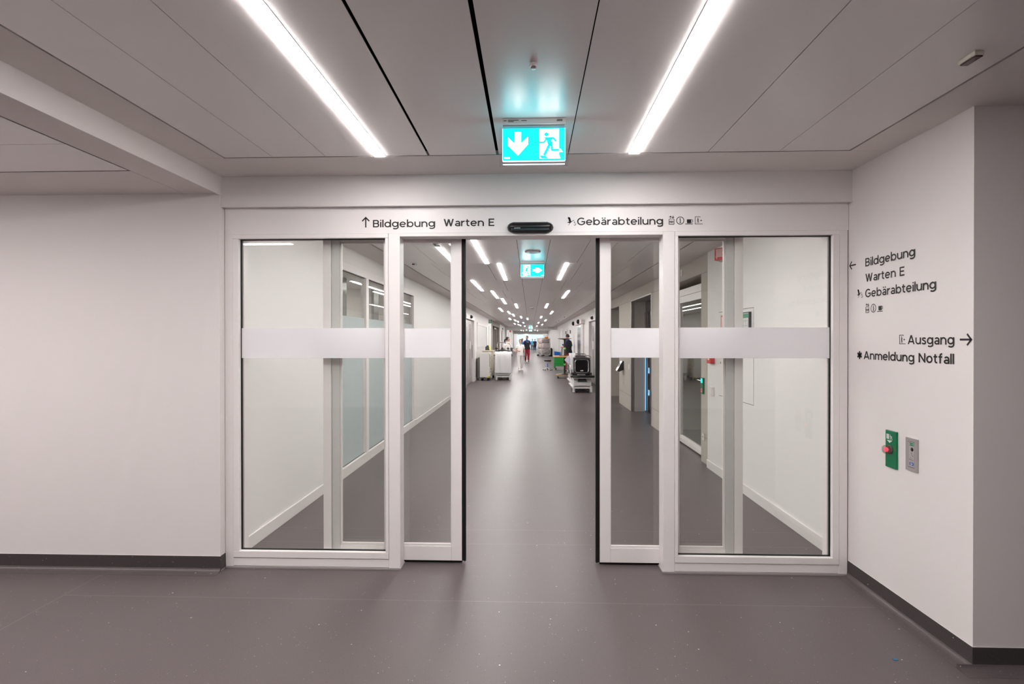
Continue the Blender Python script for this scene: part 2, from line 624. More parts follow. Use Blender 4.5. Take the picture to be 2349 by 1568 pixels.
split_walls('wall_right_room', 'concrete', [
    (4.6, 4.8, 6.9, 10.4, 0, 2.7),
    (XR + .4, 4.6, 6.9, 7.1, 0, 2.7),
    (CX + .101, 4.6, 9.9, 10.1, 0, 2.7),
    (XR + .4, 4.8, 6.9, 10.1, 2.6, 2.75),
])
struct('wall_lift_shaft', 'concrete_dark', lambda b: [b.box(3.4, 3.5, 10.1, 12.6, 0, 2.8), b.box(2.75, 3.4, 12.42, 12.55, 0, 2.8)])

# white skirting in the corridor
struct('baseboard_corridor_left', 'white_base', lambda b: [b.box(XL, XL + .014, 3.99, 5.7, 0, .10), b.box(XL, XL + .014, 10.29, 18.24, 0, .10),
                                                           b.box(XL, XL + .014, 21.12, 28.4, 0, .10)], 0.002)
struct('baseboard_corridor_right', 'white_base', lambda b: [b.box(XR - .014, XR, 3.99, 6.985, 0, .10), b.box(XR - .014, XR, 21.05, 45, 0, .10)], 0.002)

# corridor ceiling
struct('ceiling_corridor', 'plaster', lambda b: [b.box(XL - .02, -1.826, 3.98, YE, ZK, ZK + .03), b.box(1.826, XR + .05, 3.98, YE, ZK, ZK + .03)])
LX = {0: -.75, 1: -.45, 2: -1.07, 3: -.86}
RX = {1: .52, 3: .85}
PITCH_Y, Y0 = 2.215, 5.66
LAMPS = []


def corridor_panels(b):
    n = int((YE - Y0) / PITCH_Y) + 1
    for k in range(-1, n):
        ya, yb = Y0 + k * PITCH_Y, min(Y0 + (k + 1) * PITCH_Y, YE)
        ya = max(ya, 3.98)
        lamps = []
        if k >= 0:
            lamps.append(-.62 if k == 0 else LX[k % 4])
            if k % 4 in RX:
                lamps.append(RX[k % 4])
        if k == -1:
            lamps += [-.86, .85]  # hidden strips added behind the header to brighten the near walls
        if k == 0:
            lamps.append(-1.08)
        if k == 10:
            lamps.append(-.15)
        if not (46.4 < (ya + yb) / 2 < 48.5 or 67 < (ya + yb) / 2 < 72.5):
            for x in lamps:
                LAMPS.append((x, ya + .02, yb - .02))
        base = [-1.42, -1.16, -.62, -.15, .22, .74, 1.08, 1.45] if k % 2 else [-1.35, -.97, -.5, -.15, .22, .66, .98, 1.36]
        xs = [(x, .005) for x in base if all(abs(x - l) > .16 for l in lamps)] + [(x, .066) for x in lamps] + [(-1.815, .02), (1.815, .02)]
        xs.sort()
        for (xa, wa), (xb, wb) in zip(xs[:-1], xs[1:]):
            b.box(xa + wa / 2, xb - wb / 2, ya + .0015, yb - .0015, ZK, ZK + .004)


struct('ceiling_corridor_panels', 'metal_ceiling', corridor_panels)
struct('ceiling_corridor_void', 'void', lambda b: b.box(-1.9, 1.9, 3.98, YE, ZK + .045, ZK + .06))

# far portal beam and the bright end of the building
struct('wall_portal_beam', 'wall_white', lambda b: b.box(XL - .1, XR + .1, 46.6, 47.2, 2.43, ZK + .02))
struct('wall_far_beam', 'wall_white', lambda b: b.box(XL - .1, XR + .1, 70, 70.5, 2.35, ZK + .02))
struct('wall_end', 'wall_white', lambda b: [b.box(-4, 4, YE - .1, YE, 0, .1), b.box(-4, 4, YE - .1, YE, 2.5, 2.8)])
struct('window_1', 'window_glow', lambda b: b.box(-2.3, 2.3, YE - .06, YE - .02, .1, 2.5))
struct('wall_side_bay', 'wall_white', lambda b: [b.box(-5.2, -5.0, 46.4, 50.7, 0, 2.8), b.box(-5.0, XL - .2, 46.4, 46.6, 0, 2.8), b.box(-5, XL - .2, 50.5, 50.7, 0, 2.8)])
struct('window_2', 'window_glow', lambda b: b.box(-3.3, -2.5, 50.46, 50.49, 1.0, 2.2))
struct('ceiling_side_bay', 'plaster', lambda b: b.box(-5, XL - .01, 46.6, 50.5, ZK, ZK + .03))


# ------------------------------------------------------------------ automatic door screen
door = bpy.data.objects.new('door_1', None)
COL.objects.link(door)
door.location = (0, D, 0)
door['kind'] = 'structure'
door['label'] = 'white framed automatic door screen with two glazed side panels'


def P(name, m, fn, bevel=0.0, parent=door):
    return part(name, m, parent, fn, bevel)


P('header_panel', 'frame', lambda b: b.box(-2.14, 2.148, 0, .19, 2.3375, 2.52), .002)
P('header_soffit', 'frame', lambda b: b.box(-.9045, .9045, 0, .115, 2.317, 2.3372))
for s in (-1, 1):
    P('door_post', 'frame', lambda b: b.box(s * .905, s * .985, 0, .115, 0, 2.3375), .003)
    P('wall_post', 'frame', lambda b: b.box(s * 2.0855, s * 2.142, 0, .115, 0, 2.3375), .002)
    P('bottom_rail', 'frame', lambda b: b.box(s * .9855, s * 2.085, .002, .115, .016, .075), .002)
    P('floor_track', 'alu', lambda b: b.box(s * .90, s * 2.14, -.006, .12, 0, .0145), .0015)

    def bead(b):
        i0, i1, o0, o1 = 1.008, 2.043, .9862, 2.0848
        z0, z1, t0, t1 = .121, 2.307, .0762, 2.3365
        b.box(s * o0, s * o1, -.005, .028, z1, t1)
        b.box(s * o0, s * o1, -.005, .028, t0, z0 - .0)
        b.box(s * o0, s * i0, -.004, .028, z0, z1)
        b.box(s * i1, s * o1, -.004, .028, z0, z1)
    P('glazing_bead', 'frame', bead, .0025)

    def gask(b):
        i0, i1, z0, z1, w = 1.008, 2.043, .121, 2.307, .0055
        b.box(s * i0, s * i1, .0265, .0425, z1 - w, z1)
        b.box(s * i0, s * i1, .0265, .0425, z0, z0 + w)
        b.box(s * i0, s * (i0 + w), .0265, .0425, z0, z1)
        b.box(s * (i1 - w), s * i1, .0265, .0425, z0, z1)
    P('gasket', 'gasket', gask)
    gl = P('glass_pane', 'glass', lambda b: b.box(s * 1.008, s * 2.043, .030, .038, .121, 2.307))
    P('frosted_band', 'film', lambda b: b.box(s * 1.009, s * 2.042, .0285, .0295, 1.472, 1.683), 0, gl)

    def rear(b):
        b.box(s * .986, s * 1.03, .045, .105, .075, 2.3375)
        b.box(s * 2.03, s * 2.0855, .045, .105, .075, 2.3375)
        b.box(s * 1.03, s * 2.03, .045, .06, .075, .10)
    P('rear_frame', 'frame', rear)
# door leaves: they slide, so each is a thing of its own
for s, where in ((-1, 'left'), (1, 'right')):
    lf = thing('sliding_door', '%s white framed glass sliding door leaf, pushed open behind the %s side panel' % (where, where), 'door', (0, D + .125, .002), 0, 'automatic sliding door leaves')
    part('leading_stile', 'frame', lf, lambda b: b.box(s * .491, s * .566, 0, .045, .018, 2.318), .002)
    part('trailing_stile', 'frame_shaded', lf, lambda b: b.box(s * 1.371, s * 1.430, 0, .045, .018, 2.318), .002)
    part('trailing_profile', 'frame', lf, lambda b: b.box(s * 1.4315, s * 1.488, -.012, .04, .018, 2.318), .002)
    part('bottom_rail', 'frame', lf, lambda b: b.box(s * .5665, s * 1.3705, 0, .045, .018, .120), .002)
    part('top_rail', 'frame', lf, lambda b: b.box(s * .5665, s * 1.3705, 0, .045, 2.300, 2.318), .001)

    def lbead(b):
        b.box(s * .5665, s * .571, .006, .020, .135, 2.2995)
        b.box(s * 1.357, s * 1.3705, .006, .020, .135, 2.2995)
        b.box(s * .5665, s * 1.3705, .006, .020, .1205, .138)
        b.box(s * .5665, s * 1.3705, .006, .020, 2.2895, 2.2998)
    part('glazing_bead', 'frame', lf, lbead, .0015)
    g2 = part('glass_pane', 'glass', lf, lambda b: b.box(s * .567, s * 1.37, .0215, .0275, .121, 2.2995))
    part('frosted_band', 'film', g2, lambda b: b.box(s * .5675, s * 1.3565, .0195, .0207, 1.470, 1.680))

    def seal(b):
        b.box(s * .479, s * .4905, .004, .041, .018, 2.318)
        b.box(s * .464, s * .479, .010, .020, .012, 2.318)
        b.box(s * .464, s * .479, .026, .036, .012, 2.318)
    part('rubber_edge_seal', 'gasket', lf, seal, label='black rubber edge seal')
    part('floor_seal', 'gasket', lf, lambda b: b.box(s * .491, s * 1.43, .018, .030, -.001, .019))
    part('hanger', 'steel', lf, lambda b: [b.box(s * x, s * (x + .06), .012, .032, 2.316, 2.3365) for x in (.6, 1.25)])
struct('trim_track_cover', 'frame', lambda b: b.box(-2.14, 2.15, D + .112, D + .19, 2.3225, 2.3385), 0, door)
bpy.data.objects['trim_track_cover'].location = (0, -D, 0)
bpy.data.objects['trim_track_cover'].name = 'track_cover'

# radar sensor above the opening
sen = thing('door_sensor', 'long black rounded door opener sensor above the automatic door opening', 'sensor', (0, D, 2.372))
rs = []
for x, h, d in ((-.158, .004, .004), (-.152, .020, .03), (-.140, .030, .045), (-.118, .038, .055), (.118, .038, .055), (.140, .030, .045), (.152, .020, .03), (.158, .004, .004)):
    rs.append([(x, -d * max(0, math.cos(a)) - .0005, -.002 + h * math.sin(a)) for a in [-PI / 2 + PI * k / 12 for k in range(13)]])
b = MB()
b.rings(rs)
b.build('housing', 'black', sen)
part('sensor_window', 'black', sen, lambda b: b.box(-.13, .13, -.056, -.046, -.034, -.012), .004)
part('maker_mark', 'alu_light', sen, lambda b: [b.box(-.108, -.101, -.0575, -.056, -.018, -.012), b.box(-.0985, -.068, -.0575, -.056, -.0165, -.0125)])
part('led', 'ruby', sen, lambda b: b.ell((.142, -.043, -.016), (.004, .004, .004)))


# ------------------------------------------------------------------ lettering
def arc(cx, cy, rx, ry, a0, a1, n=18):
    return [(cx + rx * math.cos(math.radians(a0 + (a1 - a0) * i / n)), cy + ry * math.sin(math.radians(a0 + (a1 - a0) * i / n))) for i in range(n + 1)]


def dot(x, y, s=.075):
    return [(x - s, y), (x + s, y)]


A_ = [arc(.335, .215, .235, .15, 0, 360, 22), [(.56, 0), (.56, .46)] , arc(.34, .46, .22, .215, 0, 152, 12)]
GL = {
    'o': (.74, [arc(.37, .37, .30, .31, 0, 360, 28)]),
    'b': (.77, [[(.07, 0), (.07, 1.04)], arc(.40, .37, .30, .31, 0, 360, 28)]),
    'd': (.77, [[(.70, 0), (.70, 1.04)], arc(.37, .37, .30, .31, 0, 360, 28)]),
    'g': (.77, [arc(.37, .385, .30, .295, 0, 360, 28), [(.70, .74), (.70, .02)] + arc(.38, .0, .32, .215, 0, -140, 16)]),
    'e': (.74, [[(.10, .37), (.665, .37)], arc(.37, .37, .30, .31, 0, 318, 26)]),
    'a': (.63, A_),
    'ä': (.63, A_ + [dot(.19, .92), dot(.47, .92)]),
    'n': (.70, [[(.07, 0), (.07, .74)], arc(.35, .39, .28, .29, 180, 0, 16) + [(.63, 0)]]),
    'u': (.70, [[(.07, .74), (.07, .35)] + arc(.35, .35, .28, .29, 180, 360, 16), [(.63, .74), (.63, 0)]]),
    'm': (1.10, [[(.07, 0), (.07, .74)], arc(.31, .42, .24, .26, 180, 0, 14) + [(.55, 0)], arc(.79, .42, .24, .26, 180, 0, 14) + [(1.03, 0)]]),
    'r': (.42, [[(.07, 0), (.07, .74)], arc(.39, .34, .32, .335, 176, 84, 8)]),
    't': (.46, [[(.19, .93), (.19, .24)] + arc(.39, .24, .20, .175, 180, 285, 8), [(0, .67), (.44, .67)]]),
    'f': (.46, [[(.19, 0), (.19, .80)] + arc(.39, .80, .20, .185, 180, 80, 8), [(0, .67), (.44, .67)]]),
    'i': (.14, [[(.07, 0), (.07, .74)], dot(.07, .95)]),
    'l': (.14, [[(.07, 0), (.07, 1.04)]]),
    's': (.55, [[(.49, .59), (.39, .655), (.28, .672), (.16, .645), (.11, .56), (.14, .465), (.27, .40), (.41, .345), (.475, .25), (.455, .13), (.36, .075), (.25, .065), (.14, .095), (.04, .165)]]),
    'B': (.72, [[(.07, 0), (.07, 1)], [(.05, .93), (.42, .93)] + arc(.42, .725, .195, .205, 90, -90, 12) + [(.05, .52)], [(.42, .52)] + arc(.44, .295, .21, .225, 90, -90, 12) + [(.05, .07)]]),
    'W': (1.18, [('P', .085, 1, .345, 0), ('P', .59, .97, .345, 0), ('P', .59, .97, .835, 0), ('P', 1.095, 1, .835, 0)]),
    'E': (.66, [[(.07, 0), (.07, 1)], [(.05, .93), (.65, .93)], [(.05, .51), (.58, .51)], [(.05, .07), (.66, .07)]]),
    'G': (.92, [arc(.49, .5, .42, .44, 44, 318, 26) + [(.85, .235), (.85, .47), (.50, .47)]]),
    'A': (.94, [('P', .47, 1, .085, 0), ('P', .47, 1, .855, 0), [(.22, .28), (.72, .28)]]),
    'N': (.82, [[(.07, 0), (.07, 1)], [(.07, .95), (.75, .05)], [(.75, 0), (.75, 1)]]),
    ' ': (.34, []),
}


def ribbon(b, pts, w, mp):
    """flat stroke of width w along 2d points, mitred; mp maps (u,v) to 3d"""
    raw = [Vector(p) for p in pts]
    pts = [raw[0]]
    for p in raw[1:]:
        if (p - pts[-1]).length > 1e-5:
            pts.append(p)
    closed = len(pts) > 3 and (pts[0] - pts[-1]).length < 1e-5
    if closed:
        pts = pts[:-1]
    n = len(pts)
    L, R = [], []
    for i in range(n):
        a = pts[i - 1] if (i > 0 or closed) else None
        c = pts[(i + 1) % n] if (i < n - 1 or closed) else None
        d0 = (pts[i] - a).normalized() if a is not None else None
        d1 = (c - pts[i]).normalized() if c is not None else None
        d0 = d0 or d1
        d1 = d1 or d0
        t = (d0 + d1)
        t = t.normalized() if t.length > 1e-6 else d0
        nn = Vector((-t.y, t.x))
        k = w / 2 / max(.28, nn.dot(Vector((-d0.y, d0.x))))
        L.append(pts[i] + nn * k)
        R.append(pts[i] - nn * k)
    vs = [mp(*p) for p in L] + [mp(*p) for p in R]
    m = n if closed else n - 1
    b.add(vs, [(i, (i + 1) % n, n + (i + 1) % n, n + i) for i in range(m)])


def poly(b, pts, mp):
    b.add([mp(*p) for p in pts], [tuple(range(len(pts)))])


def word(b, text, u0, u1, v0, cap, mk, w=.160, gap=.112):
    """set text between u0 and u1 on baseline v0"""
    tot = sum(GL[c][0] + gap for c in text) - gap
    k = (u1 - u0) / tot
    x = eps = 0.0
    for c in text:
        adv, strokes = GL[c]
        for st in strokes:
            if st[0] == 'P':
                eps += 3e-5
                _, xa, ya, xb, yb = st
                h = .088
                poly(b, [(xa - h, ya), (xa + h, ya), (xb + h, yb), (xb - h, yb)], lambda u, v: mk(u0 + k * (u + x), v0 + cap * v, eps))
                continue
            ww = .15 if len(st) == 2 and abs(st[1][0] - st[0][0] - .15) < 1e-6 else w
            eps += 3e-5
            ribbon(b, [(p[0] + x, p[1]) for p in st], ww, lambda u, v: mk(u0 + k * u, v0 + cap * v, eps))
        x += adv + gap


HY = D - .0012
WX = 2.15 - .0012
on_header = lambda u, v, e=0.0: (u, HY - e, v)
on_wall = lambda u, v, e=0.0: (WX - e, -u, v)       # u runs towards the camera


def letter_thing(label, fn, cat='lettering', group=None, name='wall_lettering'):
    b = MB()
    fn(b)
    return tag(b.build(name, 'vinyl_black'), label, cat, group)


def stork(b, u, v, s, mp):
    """flying stork with bundle, s = height"""
    f = lambda x, y: mp(u + x * s, v + y * s)
    poly(b, [(.07, 1.0), (.33, 1.0), (.38, .93), (.47, .68), (.50, .52), (.66, .53), (.46, .33), (.37, .27), (.20, .31), (0.0, .39), (.24, .46), (.33, .50)], f)
    for y, x in ((1.0, .06), (.84, .08), (.66, .12)):
        poly(b, [(x, y), (.36, y - .02), (.38, y - .24), (.25, y - .20), (x + .12, y - .10)], f)
    poly(b, [(.33, .52), (.12, .66), (.30, .56), (.42, .72), (.46, .6)], f)
    ribbon(b, [(.36, .28), (.27, .16), (.19, .02)], .05, f)
    ribbon(b, [(.60, .50), (.74, .58), (.84, .60)], .055, f)
    poly(b, arc(.83, .61, .05, .04, 0, 330, 10), f)
    ribbon(b, [(.84, .45), (.90, .38), (.98, .46)], .055, f)
    ribbon(b, [(.86, .24), (.95, .36)], .05, f)
    ribbon(b, arc(.95, .15, .11, .13, 200, 420, 12), .055, f)


def lift_icon(b, u, v, s, mp):
    """s = total height"""
    f = lambda x, y: mp(u + x * s, v + y * s)
    W = .64
    ribbon(b, [(.08, .03), (W - .08, .03), (W - .03, .08), (W - .03, .58), (W - .08, .63), (.08, .63), (.03, .58), (.03, .08), (.08, .03)], .06, f)
    for i, x in enumerate((.16, .32, .48)):
        ribbon(b, [(x, .14), (x, .46)], .06, f)
        poly(b, [(x - .06, .40), (x + .06, .40), (x + .05, .28), (x - .05, .28)] if i != 1 else [(x - .08, .25), (x + .08, .25), (x + .03, .42), (x - .03, .42)], f)
    ribbon(b, [(.2, .70), (.2, .95)], .07, f)
    ribbon(b, [(.06, .84), (.2, .96), (.34, .84)], .07, f)
    ribbon(b, [(.48, 1.0), (.48, .75)], .07, f)
    ribbon(b, [(.34, .86), (.48, .74), (.62, .86)], .07, f)


def info_icon(b, u, v, r, mp):
    f = lambda x, y: mp(u + x * r, v + y * r)
    ribbon(b, arc(0, 0, .92, .92, 0, 360, 32), .17, f)
    poly(b, arc(0, .52, .13, .13, 0, 330, 10), f)
    ribbon(b, [(-.18, .24), (.03, .24), (.03, -.52)], .19, f)
    ribbon(b, [(-.22, -.53), (.24, -.53)], .14, f)


def cup_icon(b, u, v, s, mp):
    f = lambda x, y: mp(u + x * s, v + y * s)
    ribbon(b, [(0, .045), (1.0, .045)], .09, f)
    poly(b, [(.22, .66), (.80, .66), (.80, .30), (.72, .14), (.29, .14), (.22, .24)], f)
    ribbon(b, arc(.80, .44, .19, .20, 85, -100, 12), .07, f)


def exit_icon(b, u, v, s, mp):
    f = lambda x, y: mp(u + x * s, v + y * s)
    ribbon(b, [(.68, .86), (.66, .96), (.03, .96), (.03, .03), (1.0, .03)], .06, f)
    poly(b, arc(.38, .80, .055, .055, 0, 330, 8), f)
    poly(b, [(.33, .73), (.42, .73), (.44, .44), (.32, .44)], f)
    ribbon(b, [(.42, .66), (.50, .54)], .05, f)
    ribbon(b, [(.35, .46), (.34, .30), (.27, .16)], .065, f)
    ribbon(b, [(.41, .46), (.47, .32), (.49, .16)], .065, f)
    ribbon(b, [(.66, .48), (.86, .48)], .06, f)
    ribbon(b, [(.76, .58), (.87, .48), (.76, .38)], .06, f)


def arrow(b, pts_shaft, pts_head, w, mp):
    ribbon(b, pts_shaft, w, mp)
    ribbon(b, pts_head, w, mp)


letter_thing('black up arrow on the white door header, left of Bildgebung', lambda b: arrow(b, [(-1.143, 2.380), (-1.143, 2.448)], [(-1.168, 2.424), (-1.143, 2.449), (-1.118, 2.424)], .0088, on_header), 'arrow', name='direction_arrow')
letter_thing('black word Bildgebung on the white door header', lambda b: word(b, 'Bildgebung', -1.092, -.659, 2.381, .0505, on_header))
letter_thing('black words Warten E on the white door header', lambda b: word(b, 'Warten E', -.599, -.248, 2.384, .0505, on_header))
letter_thing('black word Gebärabteilung on the white door header', lambda b: word(b, 'Gebärabteilung', .321, .905, 2.385, .0505, on_header))
letter_thing('small black stork icon before Gebärabteilung on the door header', lambda b: stork(b, .251, 2.383, .057, on_header), 'pictogram', name='pictogram')
letter_thing('black lift icon on the white door header', lambda b: lift_icon(b, .943, 2.384, .060, on_header), 'pictogram', name='pictogram')
letter_thing('black circled letter i icon on the white door header', lambda b: info_icon(b, 1.021, 2.411, .027, on_header), 'pictogram', name='pictogram')
letter_thing('black coffee cup icon on the white door header', lambda b: cup_icon(b, 1.055, 2.385, .051, on_header), 'pictogram', name='pictogram')
letter_thing('black walking exit icon at right end of the door header', lambda b: exit_icon(b, 1.120, 2.385, .053, on_header), 'pictogram', name='pictogram')
letter_thing('black left arrow on the right wall, beside Bildgebung', lambda b: arrow(b, [(-3.718, 2.095), (-3.786, 2.095)], [(-3.764, 2.121), (-3.789, 2.095), (-3.764, 2.069)], .0095, on_wall), 'arrow', name='direction_arrow')
letter_thing('black word Bildgebung, top line on the right wall', lambda b: word(b, 'Bildgebung', -3.615, -3.157, 2.067, .052, on_wall))
letter_thing('black words Warten E, second line on the right wall', lambda b: word(b, 'Warten E', -3.614, -3.244, 1.968, .052, on_wall))
letter_thing('black word Gebärabteilung, third line on the right wall', lambda b: word(b, 'Gebärabteilung', -3.616, -2.997, 1.869, .052, on_wall))
letter_thing('small black stork icon before Gebärabteilung on the right wall', lambda b: stork(b, -3.705, 1.871, .056, on_wall), 'pictogram', name='pictogram')
letter_thing('black lift icon on the right wall', lambda b: lift_icon(b, -3.613, 1.769, .061, on_wall), 'pictogram', name='pictogram')
letter_thing('black circled letter i icon on the right wall', lambda b: info_icon(b, -3.532, 1.796, .027, on_wall), 'pictogram', name='pictogram')
letter_thing('black coffee cup icon on the right wall', lambda b: cup_icon(b, -3.493, 1.771, .053, on_wall), 'pictogram', name='pictogram')
letter_thing('black walking exit icon before Ausgang on the right wall', lambda b: exit_icon(b, -3.288, 1.573, .054, on_wall), 'pictogram', name='pictogram')
letter_thing('black word Ausgang on the right wall', lambda b: word(b, 'Ausgang', -3.216, -2.870, 1.573, .0515, on_wall))
letter_thing('bold black right arrow after Ausgang at the wall corner', lambda b: arrow(b, [(-2.835, 1.599), (-2.765, 1.599)], [(-2.789, 1.627), (-2.763, 1.599), (-2.789, 1.571)], .0098, on_wall), 'arrow', name='direction_arrow')
letter_thing('black words Anmeldung Notfall, lowest line on the right wall', lambda b: word(b, 'Anmeldung Notfall', -3.631, -2.871, 1.4735, .0515, on_wall))
letter_thing('black six-armed medical star before Anmeldung on the right wall',
             lambda b: [ribbon(b, [(-3.676 - .026 * math.cos(a), 1.498 - .026 * math.sin(a)), (-3.676 + .026 * math.cos(a), 1.498 + .026 * math.sin(a))], .015, on_wall) for a in (PI / 2, PI / 6, -PI / 6)], 'pictogram', name='pictogram')


# ------------------------------------------------------------------ illuminated exit signs
def man_shapes(b, f):
    """running man, in sign pixels (745 x 390, y down)"""
    poly(b, arc(806, 1072, 25, 25, 0, 345, 20), f)
    poly(b, [(775, 1108), (800, 1106), (880, 1106), (868, 1150), (884, 1188), (858, 1208), (822, 1190), (808, 1140)], f)
    ribbon(b, [(722, 1168), (776, 1168), (812, 1120)], 21, f)
    ribbon(b, [(850, 1119), (892, 1119), (924, 1162)], 23, f)
    ribbon(b, [(846, 1188), (812, 1262), (779, 1326)], 34, f)
    ribbon(b, [(864, 1186), (876, 1262), (958, 1262)], 28, f)
    poly(b, [(722, 1325), (790, 1328), (830, 1364), (745, 1364)], f)


def exit_sign(label, loc, facing_right):
    t = thing('exit_sign', label, 'exit sign', loc, 0, 'lit green emergency exit signs')
    W, H = .318, .164
    ztop = -.047
    k = W / 745.0
    if facing_right:
        f = lambda dy: (lambda x, y: (-(-W / 2 + (x - 283) * k), dy, ztop - (y - 995) * H / 390.0))
    else:
        f = lambda dy: (lambda x, y: (-W / 2 + (x - 283) * k, dy, ztop - (y - 995) * H / 390.0))
    part('housing', 'frame', t, lambda b: b.box(-.162, .162, -.02, .03, -.030, -.0), .003)
    part('light_rail', 'alu', t, lambda b: b.box(-.158, .158, -.012, .016, -.0385, -.030))
    part('acrylic_plate', 'acrylic', t, lambda b: b.box(-.176, .176, -.004, .004, -.238, -.040))
    pn = part('green_panel', 'cyan_lit', t, lambda b: b.box(-W / 2, W / 2, -.0065, .0065, ztop - H, ztop))
    part('light_line', 'edge_lit', t, lambda b: [b.box(-W / 2, W / 2, -.005, .005, ztop - H - .020, ztop - H - .0165), b.box(-W / 2 - .003, -W / 2, -.005, .005, ztop - H, ztop), b.box(W / 2, W / 2 + .003, -.005, .005, ztop - H, ztop), b.box(-W / 2, W / 2, -.005, .005, ztop - H - .004, ztop - H)])
    d1, d2 = f(-.0072), f(-.0080)
    dw = part('white_door', 'white_lit', pn, lambda b: poly(b, [(722, 1005), (957, 1005), (957, 1320), (975, 1364), (722, 1364)], d1))
    part('running_figure', 'cyan_lit', pn, lambda b: man_shapes(b, d2))
    part('foot_outline', 'white_lit', pn, lambda b: [poly(b, [(957, 1246), (980, 1250), (1000, 1288), (957, 1288)], d1), poly(b, [(957, 1262), (984, 1262), (990, 1272), (957, 1274)], d2)])
    if facing_right:
        pts = [(338, 1185), (470, 1100), (575, 1100), (510, 1150), (640, 1150), (640, 1222), (510, 1222), (575, 1272), (470, 1272)]
    else:
        pts = [(427, 1040), (502, 1040), (502, 1180), (585, 1095), (585, 1190), (465, 1325), (342, 1200), (342, 1100), (427, 1185)]
    part('arrow', 'white_lit', pn, lambda b: poly(b, pts, d1))
    x0 = 300 if not facing_right else 300
    part('maker_mark', 'white_lit', pn, lambda b: poly(b, [(x0, 1345), (x0 + 68, 1345), (x0 + 68, 1362), (x0, 1362)], d1))
    if not facing_right:
        part('rating_print', 'joint', t, lambda b: [b.box(x, x + w, -.0212, -.0202, z, z + .0035) for x, w, z in ((-.155, .016, -.014), (-.132, .055, -.012), (-.132, .03, -.019), (-.064, .028, -.014), (.118, .028, -.011), (.116, .03, -.017))])
    return t


exit_sign('lit green exit sign with down arrow, hanging before the door in the lobby', (.018, 2.84, ZC), False)
exit_sign('lit green exit sign with right arrow, first one inside the corridor', (.028, 7.67, ZK), True)
exit_sign('small lit exit sign far down the corridor, before the portal beam', (.02, 44.0, ZK - .0), False)
exit_sign('smallest lit exit sign, behind the portal beam at the corridor end', (.02, 58.0, ZK - .0), False)

# ------------------------------------------------------------------ luminaires
ORD = ['nearest', 'second', 'third', 'fourth', 'fifth', 'sixth', 'seventh', 'eighth', 'ninth', 'tenth', 'eleventh', 'twelfth', 'thirteenth', 'fourteenth', 'fifteenth',
       'sixteenth', 'seventeenth', 'eighteenth', 'nineteenth', 'twentieth'] + ['%d-th' % i for i in range(21, 60)]


def luminaire(label, x, y0, y1, z, lamp, group):
    t = thing('ceiling_light', label, 'light', (x, (y0 + y1) / 2, z), 0, group)
    h = (y1 - y0) / 2
    part('trim_frame', 'wall_white', t, lambda b: [b.box(-.036, -.031, -h, h, -.002, .02), b.box(.031, .036, -h, h, -.002, .02), b.box(-.036, .036, -h - .003, -h, -.002, .02), b.box(-.036, .036, h, h + .003, -.002, .02)])
    part('diffuser', lamp, t, lambda b: b.box(-.0308, .0308, -h, h, -.006, .012), .0015)
    return t


LOBBY_Y0 = -0.6
luminaire('long bright strip light in the lobby ceiling, left of the exit sign', -.925, LOBBY_Y0, 3.368, ZC, 'lobby_lamp', 'lobby strip lights')
luminaire('long bright strip light in the lobby ceiling, right of the exit sign', .628, LOBBY_Y0, 3.368, ZC, 'lobby_lamp', 'lobby strip lights')
lb = luminaire('bright strip light across the lower left ceiling bay, beside the frame edge', 0, -2.2, 2.2, 2.61, 'bay_lamp', 'lobby strip lights')
lb.location = (-4.7, 1.95, 2.61)
lb.rotation_euler = (0, 0, PI / 2)
luminaire('added unseen strip light on the room ceiling behind the frosted partition, nearer the door', -3.6, 5.6, 6.8, 2.6, 'bay_lamp', None)  # added out of view to brighten the room behind the partition
luminaire('added unseen strip light on the room ceiling behind the glazed door on the right', 4.0, 7.5, 9.5, 2.6, 'bay_lamp', None)  # unseen strip, added to lift the interior behind the glazed door
luminaire('added unseen strip light on the room ceiling behind the frosted partition, at the far end', -4.2, 8.2, 10.2, 2.6, 'bay_lamp', None)  # second added strip, out of view, brightens the same room's end wall
nl = {'left': 0, 'right': 0}
for x, ya, yb in LAMPS:
    side = 'left' if x < 0 else 'right'
    if ya < 6 and x < -1:
        ya, yb = 6.45, 7.86
    luminaire('short bright strip light in the %s half of the corridor ceiling, %s from the door' % (side, ORD[nl[side]]), x, ya, yb, ZK, 'hall_lamp', 'corridor strip lights, %s half' % side)
    nl[side] += 1

# ceiling devices
t = thing('smoke_detector', 'small white smoke detector on the lobby ceiling above the exit sign', 'detector', (.013, 2.265, ZC))
part('base', 'frame', t, lambda b: b.lathe((0, 0, 0), [(.012, 0), (.0165, 0), (.0165, -.010), (.0158, -.014)]))
part('sensing_head', 'steel', t, lambda b: b.lathe((0, 0, 0), [(.0150, -.014), (.0135, -.020), (.004, -.022)]))
t = thing('motion_detector', 'ivory box detector with dark red lens on the lobby ceiling at right', 'detector', (1.757, 2.265, ZC))
part('housing', 'ivory', t, lambda b: b.prism([(-.019, -.043, 0), (.019, -.043, 0), (.019, .043, 0), (-.019, .043, 0)], (0, 0, -.017)), .003)
part('lens', 'ruby', t, lambda b: b.box(-.0125, .0175, -.039, .040, -.0215, -.0168), .002)
t = thing('ceiling_speaker', 'flat round white speaker in the corridor ceiling, before the exit sign', 'speaker', (.03, 6.83, ZK))
part('rim', 'alu_light', t, lambda b: b.lathe((0, 0, 0), [(.090, 0), (.098, 0), (.098, -.008), (.092, -.014), (.084, -.014)], n=36))
part('grille', 'plaster', t, lambda b: b.lathe((0, 0, 0), [(.084, -.002), (.084, -.012), (.01, -.016)], n=36))
t = thing('motion_detector', 'small white box detector with red lens on the corridor ceiling at left', 'detector', (-1.655, 7.80, ZK))
part('housing', 'wall_white', t, lambda b: b.box(-.03, .03, -.05, .05, -.03, 0), .004)
